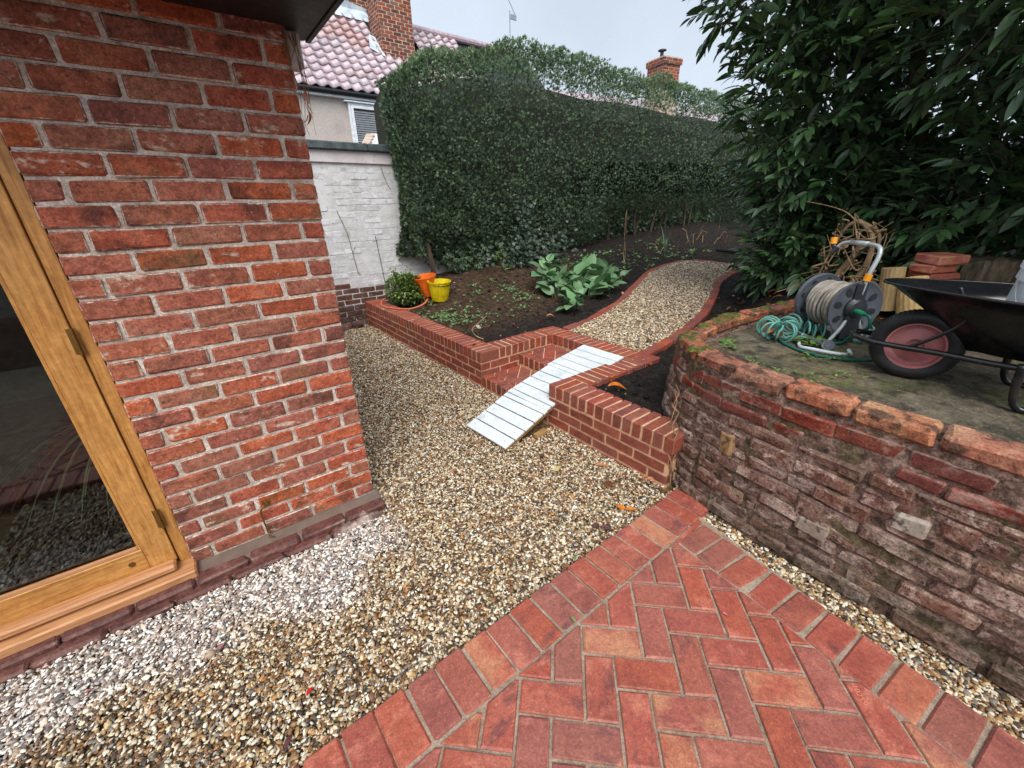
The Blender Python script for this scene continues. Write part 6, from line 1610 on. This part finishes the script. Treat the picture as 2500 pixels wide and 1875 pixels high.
# ------------------------------------------------------------------ fallen leaves
def fallen(x,y,z,s,a,colr,lab,grp=None,wd=.5,curl=.25):
    v,f=leaf_geo(s,s*wd,rng.uniform(.3,.7),curl*rng.uniform(.5,1.6),6,.9); v=v-np.array([s/2,0,0])
    v[:,2]+=np.array([math.sin(i*1.7)*.03*s for i in range(len(v))]); v[:,2]-=v[:,2].min()
    me=me_new('fallen_leaf',v,f,m_dead[colr],True)
    ob('fallen_leaf',me,None,T(x,y,z)@Rz(a)@Euler((rng.normal(0,.15),rng.normal(0,.15),0)).to_matrix().to_4x4(),label=lab,category='leaf',group=grp)
def gz(x,y): return float(gravel_z(x,y))+.014
def upx(px_,py_,z):
    d=cf+cr*((px_-1250)/F)-cu*((py_-937.5)/F); t=(z-CAM.z)/d.z; p=CAM+d*t; return p.x,p.y
def fl_px(px_,py_,s,a,c,lab,z=None,zf=None,**k):
    if zf=='g': x,y=upx(px_,py_,.0); zz=gz(x,y)
    elif zf=='p': x,y=upx(px_,py_,PZ); zz=PZ+.002
    elif zf=='path':
        zz=.4
        for _ in range(8): x,y=upx(px_,py_,zz); zz=pz(x)+.004
    else:
        zz=.4
        for _ in range(20): x,y=upx(px_,py_,zz); zz=.5*zz+.5*(sz(x,y)+.012)
    fallen(x,y,zz,s,a,c,lab,**k)
fl_px(1510,1245,.085,R(70),'orange','glossy orange dead leaf on the gravel near the paving corner, left of a pair',zf='g'); fl_px(1540,1250,.075,R(-20),'orange','orange dead leaf on the gravel near the paving corner, right of a pair',zf='g')
fl_px(1490,1190,.10,R(15),'brown','large curled brown leaf on the gravel in front of the short new wall',zf='g',curl=.5)
fl_px(1565,1180,.07,R(60),'tan','crumpled tan leaf at the foot of the short new wall',zf='g',curl=.8); fl_px(1590,1188,.07,R(-40),'tan','curled tan leaf in the corner by the old curved wall',zf='g',curl=.9); fl_px(1612,1200,.06,R(20),'brown','brown leaf tucked against the base of the old curved wall',zf='g',curl=.6)
fl_px(1358,1150,.075,R(70),'pale','pale yellow round leaf on the gravel below the ramp',zf='g',wd=.8,curl=.1)
fl_px(1470,1142,.075,R(-25),'tan','flat tan leaf on the gravel between the ramp and the short new wall',zf='g'); fl_px(1390,1098,.06,R(10),'orange','small orange leaf by the wall beside the ramp foot',zf='g',curl=.6)
fl_px(1322,1118,.055,R(-10),'purple','dark purple leaf on the gravel just below the ramp',zf='g'); fl_px(1480,1295,.06,R(-40),'purple','dark purple leaf on the gravel beside the paving edge',zf='g'); fl_px(1455,1285,.05,R(20),'purple','small dark leaf next to the purple one by the paving edge',zf='g')
fl_px(922,1080,.055,R(70),'tan','tan curled leaf on the gravel beside the house corner',zf='g',curl=.6); fl_px(1093,940,.09,R(-15),'brown','long brown leaf on the gravel in front of the steps',zf='g',wd=.3); fl_px(1172,1092,.045,R(60),'tan','small tan leaf on the gravel left of the ramp foot',zf='g')
fl_px(762,1692,.036,R(40),'red','bright red leaf on the gravel close to the paving',zf='g',wd=.55); fl_px(708,1815,.05,R(60),'purple','dark red leaf on the gravel at the bottom of the picture',zf='g',wd=.4); fl_px(541,1580,.032,R(70),'pink','pink leaf on the pale dry gravel near the door sill',zf='g'); fl_px(214,1686,.028,R(30),'pink','faded pink leaf on the dry gravel below the door',zf='g')
fl_px(1405,1365,.034,R(50),'green','small green leaf at the gravel edge of the paving border',zf='g'); fl_px(1398,1514,.032,R(80),'green','small green leaf lying on the paving border bricks',zf='p'); fl_px(1770,1503,.024,R(-50),'pink','tiny pink petal lying on the herringbone paving',zf='p')
fl_px(1507,957,.15,R(-28),'orange','long orange leaf on the dark soil behind the short new wall'); fl_px(1588,890,.06,R(30),'orange','small orange leaf on the dark soil by the path corner'); fl_px(1652,847,.05,R(30),'yellow','yellow leaf on the dark soil against the old curved wall')
fl_px(1345,573+550-550+0+ -0 if False else 777,.11,R(-15),'tan','long tan leaf on the soil left of the path edging',curl=.5); fl_px(1318,795,.08,R(25),'orange','curled orange leaf on the soil above the steps',curl=.6); fl_px(1400,772,.09,R(30),'brown','brown leaf under the broad leaved plant'); fl_px(1457,727,.07,R(80),'orange','orange leaf standing beside the broad leaved plant',curl=.6); fl_px(1520,717,.08,R(30),'tan','tan leaf against the left path edging')
fl_px(1225,825,.08,R(30),'tan','tan leaf on the soil by the corner of the long new wall'); fl_px(1252,800,.06,R(30),'red','dull red leaf on the brown soil of the left bed'); fl_px(1160,850,.12,R(35),'brown','dark brown twig like leaf on the soil inside the long new wall',wd=.25)
fl_px(1570,777,.06,R(40),'yellow','yellow leaf lying in the middle of the path gravel',zf='path'); fl_px(1690,752,.06,R(60),'tan','tan leaf at the right side of the path gravel',zf='path'); fl_px(1585,835,.08,R(-10),'brown','brown leaf on the path gravel near the ramp top',zf='path'); fl_px(1683,775,.07,R(-5),'brown','dark brown leaf on the path gravel beside the edging',zf='path'); fl_px(1425,812,.15,R(-30),'pale','pale green strap leaf on the path gravel behind the steps',zf='path',wd=.2)
fl_px(1754,732,.07,R(30),'pale','pale yellow leaf on the soil right of the path',wd=.4); fl_px(1790,760,.06,R(60),'orange','orange leaf on the soil by the kerb'); fl_px(1812,738,.05,R(60),'tan','tan leaf on the dark soil right of the path'); fl_px(1880,725,.06,R(20),'orange','orange leaf on the dark soil below the laurel')
for k in range(60):
    x,y=rng.uniform(2.2,4.4),rng.uniform(-1.6,-.45)
    if y>np.interp(x,prx,pry)-.16: continue
    fallen(x,y,sz(x,y)+.012,rng.uniform(.05,.09),rng.uniform(0,6),rng.choice(['brown','tan','orange','brown']),'dead leaf among the litter on the dark soil under the laurel','leaf litter under the laurel')
fallen(1.02,-1.99,ZTER+.01,.10,1.0,'brown','dark brown leaf on the terrace under the coiled hose',wd=.7); fallen(1.06,-1.95,ZTER+.012,.09,2.2,'orange','mottled yellowish leaf on the terrace by the coiled hose',wd=.7); fallen(1.35,-2.40,ZTER+.15,.08,.4,'orange','orange leaf resting behind the wheelbarrow tyre'); fallen(2.0,-2.66,.90,.11,.3,'pale','pale yellow leaf on the soil behind the wheelbarrow wheel',wd=.4)
b=MB(); b.tube([(.30,-2.50,ZTER+.012),(.24,-2.85,ZTER+.014)],.004,n=5); b.build('twig',m_dryroot,label='straight dry twig lying on the terrace near the wall',category='twig')
b=MB(); b.tube(spline([(.27,.34,.33),(.22,.40,.36),(.32,.62,.36),(.45,.72,.37),(.62,.78,.42)],5),.005,n=5); b.tube([(.32,.62,.36),(.5,.55,.38)],.003,n=5); b.build('twig',m_dryroot,label='bent pale twig on the soil inside the long new wall',category='twig')
v,f=chbox(.07,.05,.04,.012,.006,rng); ob('stone',me_new('stone',v,f,flat('flint',G(196,186,166),rough=.7)),None,T(.55,.85,sz(.55,.85)+.012)@Rz(.5),label='pale flint lying on the brown soil of the left bed',category='stone')
# twigs caught on the house brickwork
b=MB()
for (lx,lz,l,a) in ((-.10,1.62,.10,.15),(-.03,1.86,.08,.9),):
    b.tube([hp(lx,-.008,lz)@Vector((l*t*math.cos(a),-.006*math.sin(t*3),l*t*math.sin(a)+.01*math.sin(t*6))) for t in np.linspace(0,1,6)],.002,n=5)
b.build('dead_creeper',m_dryroot,house)
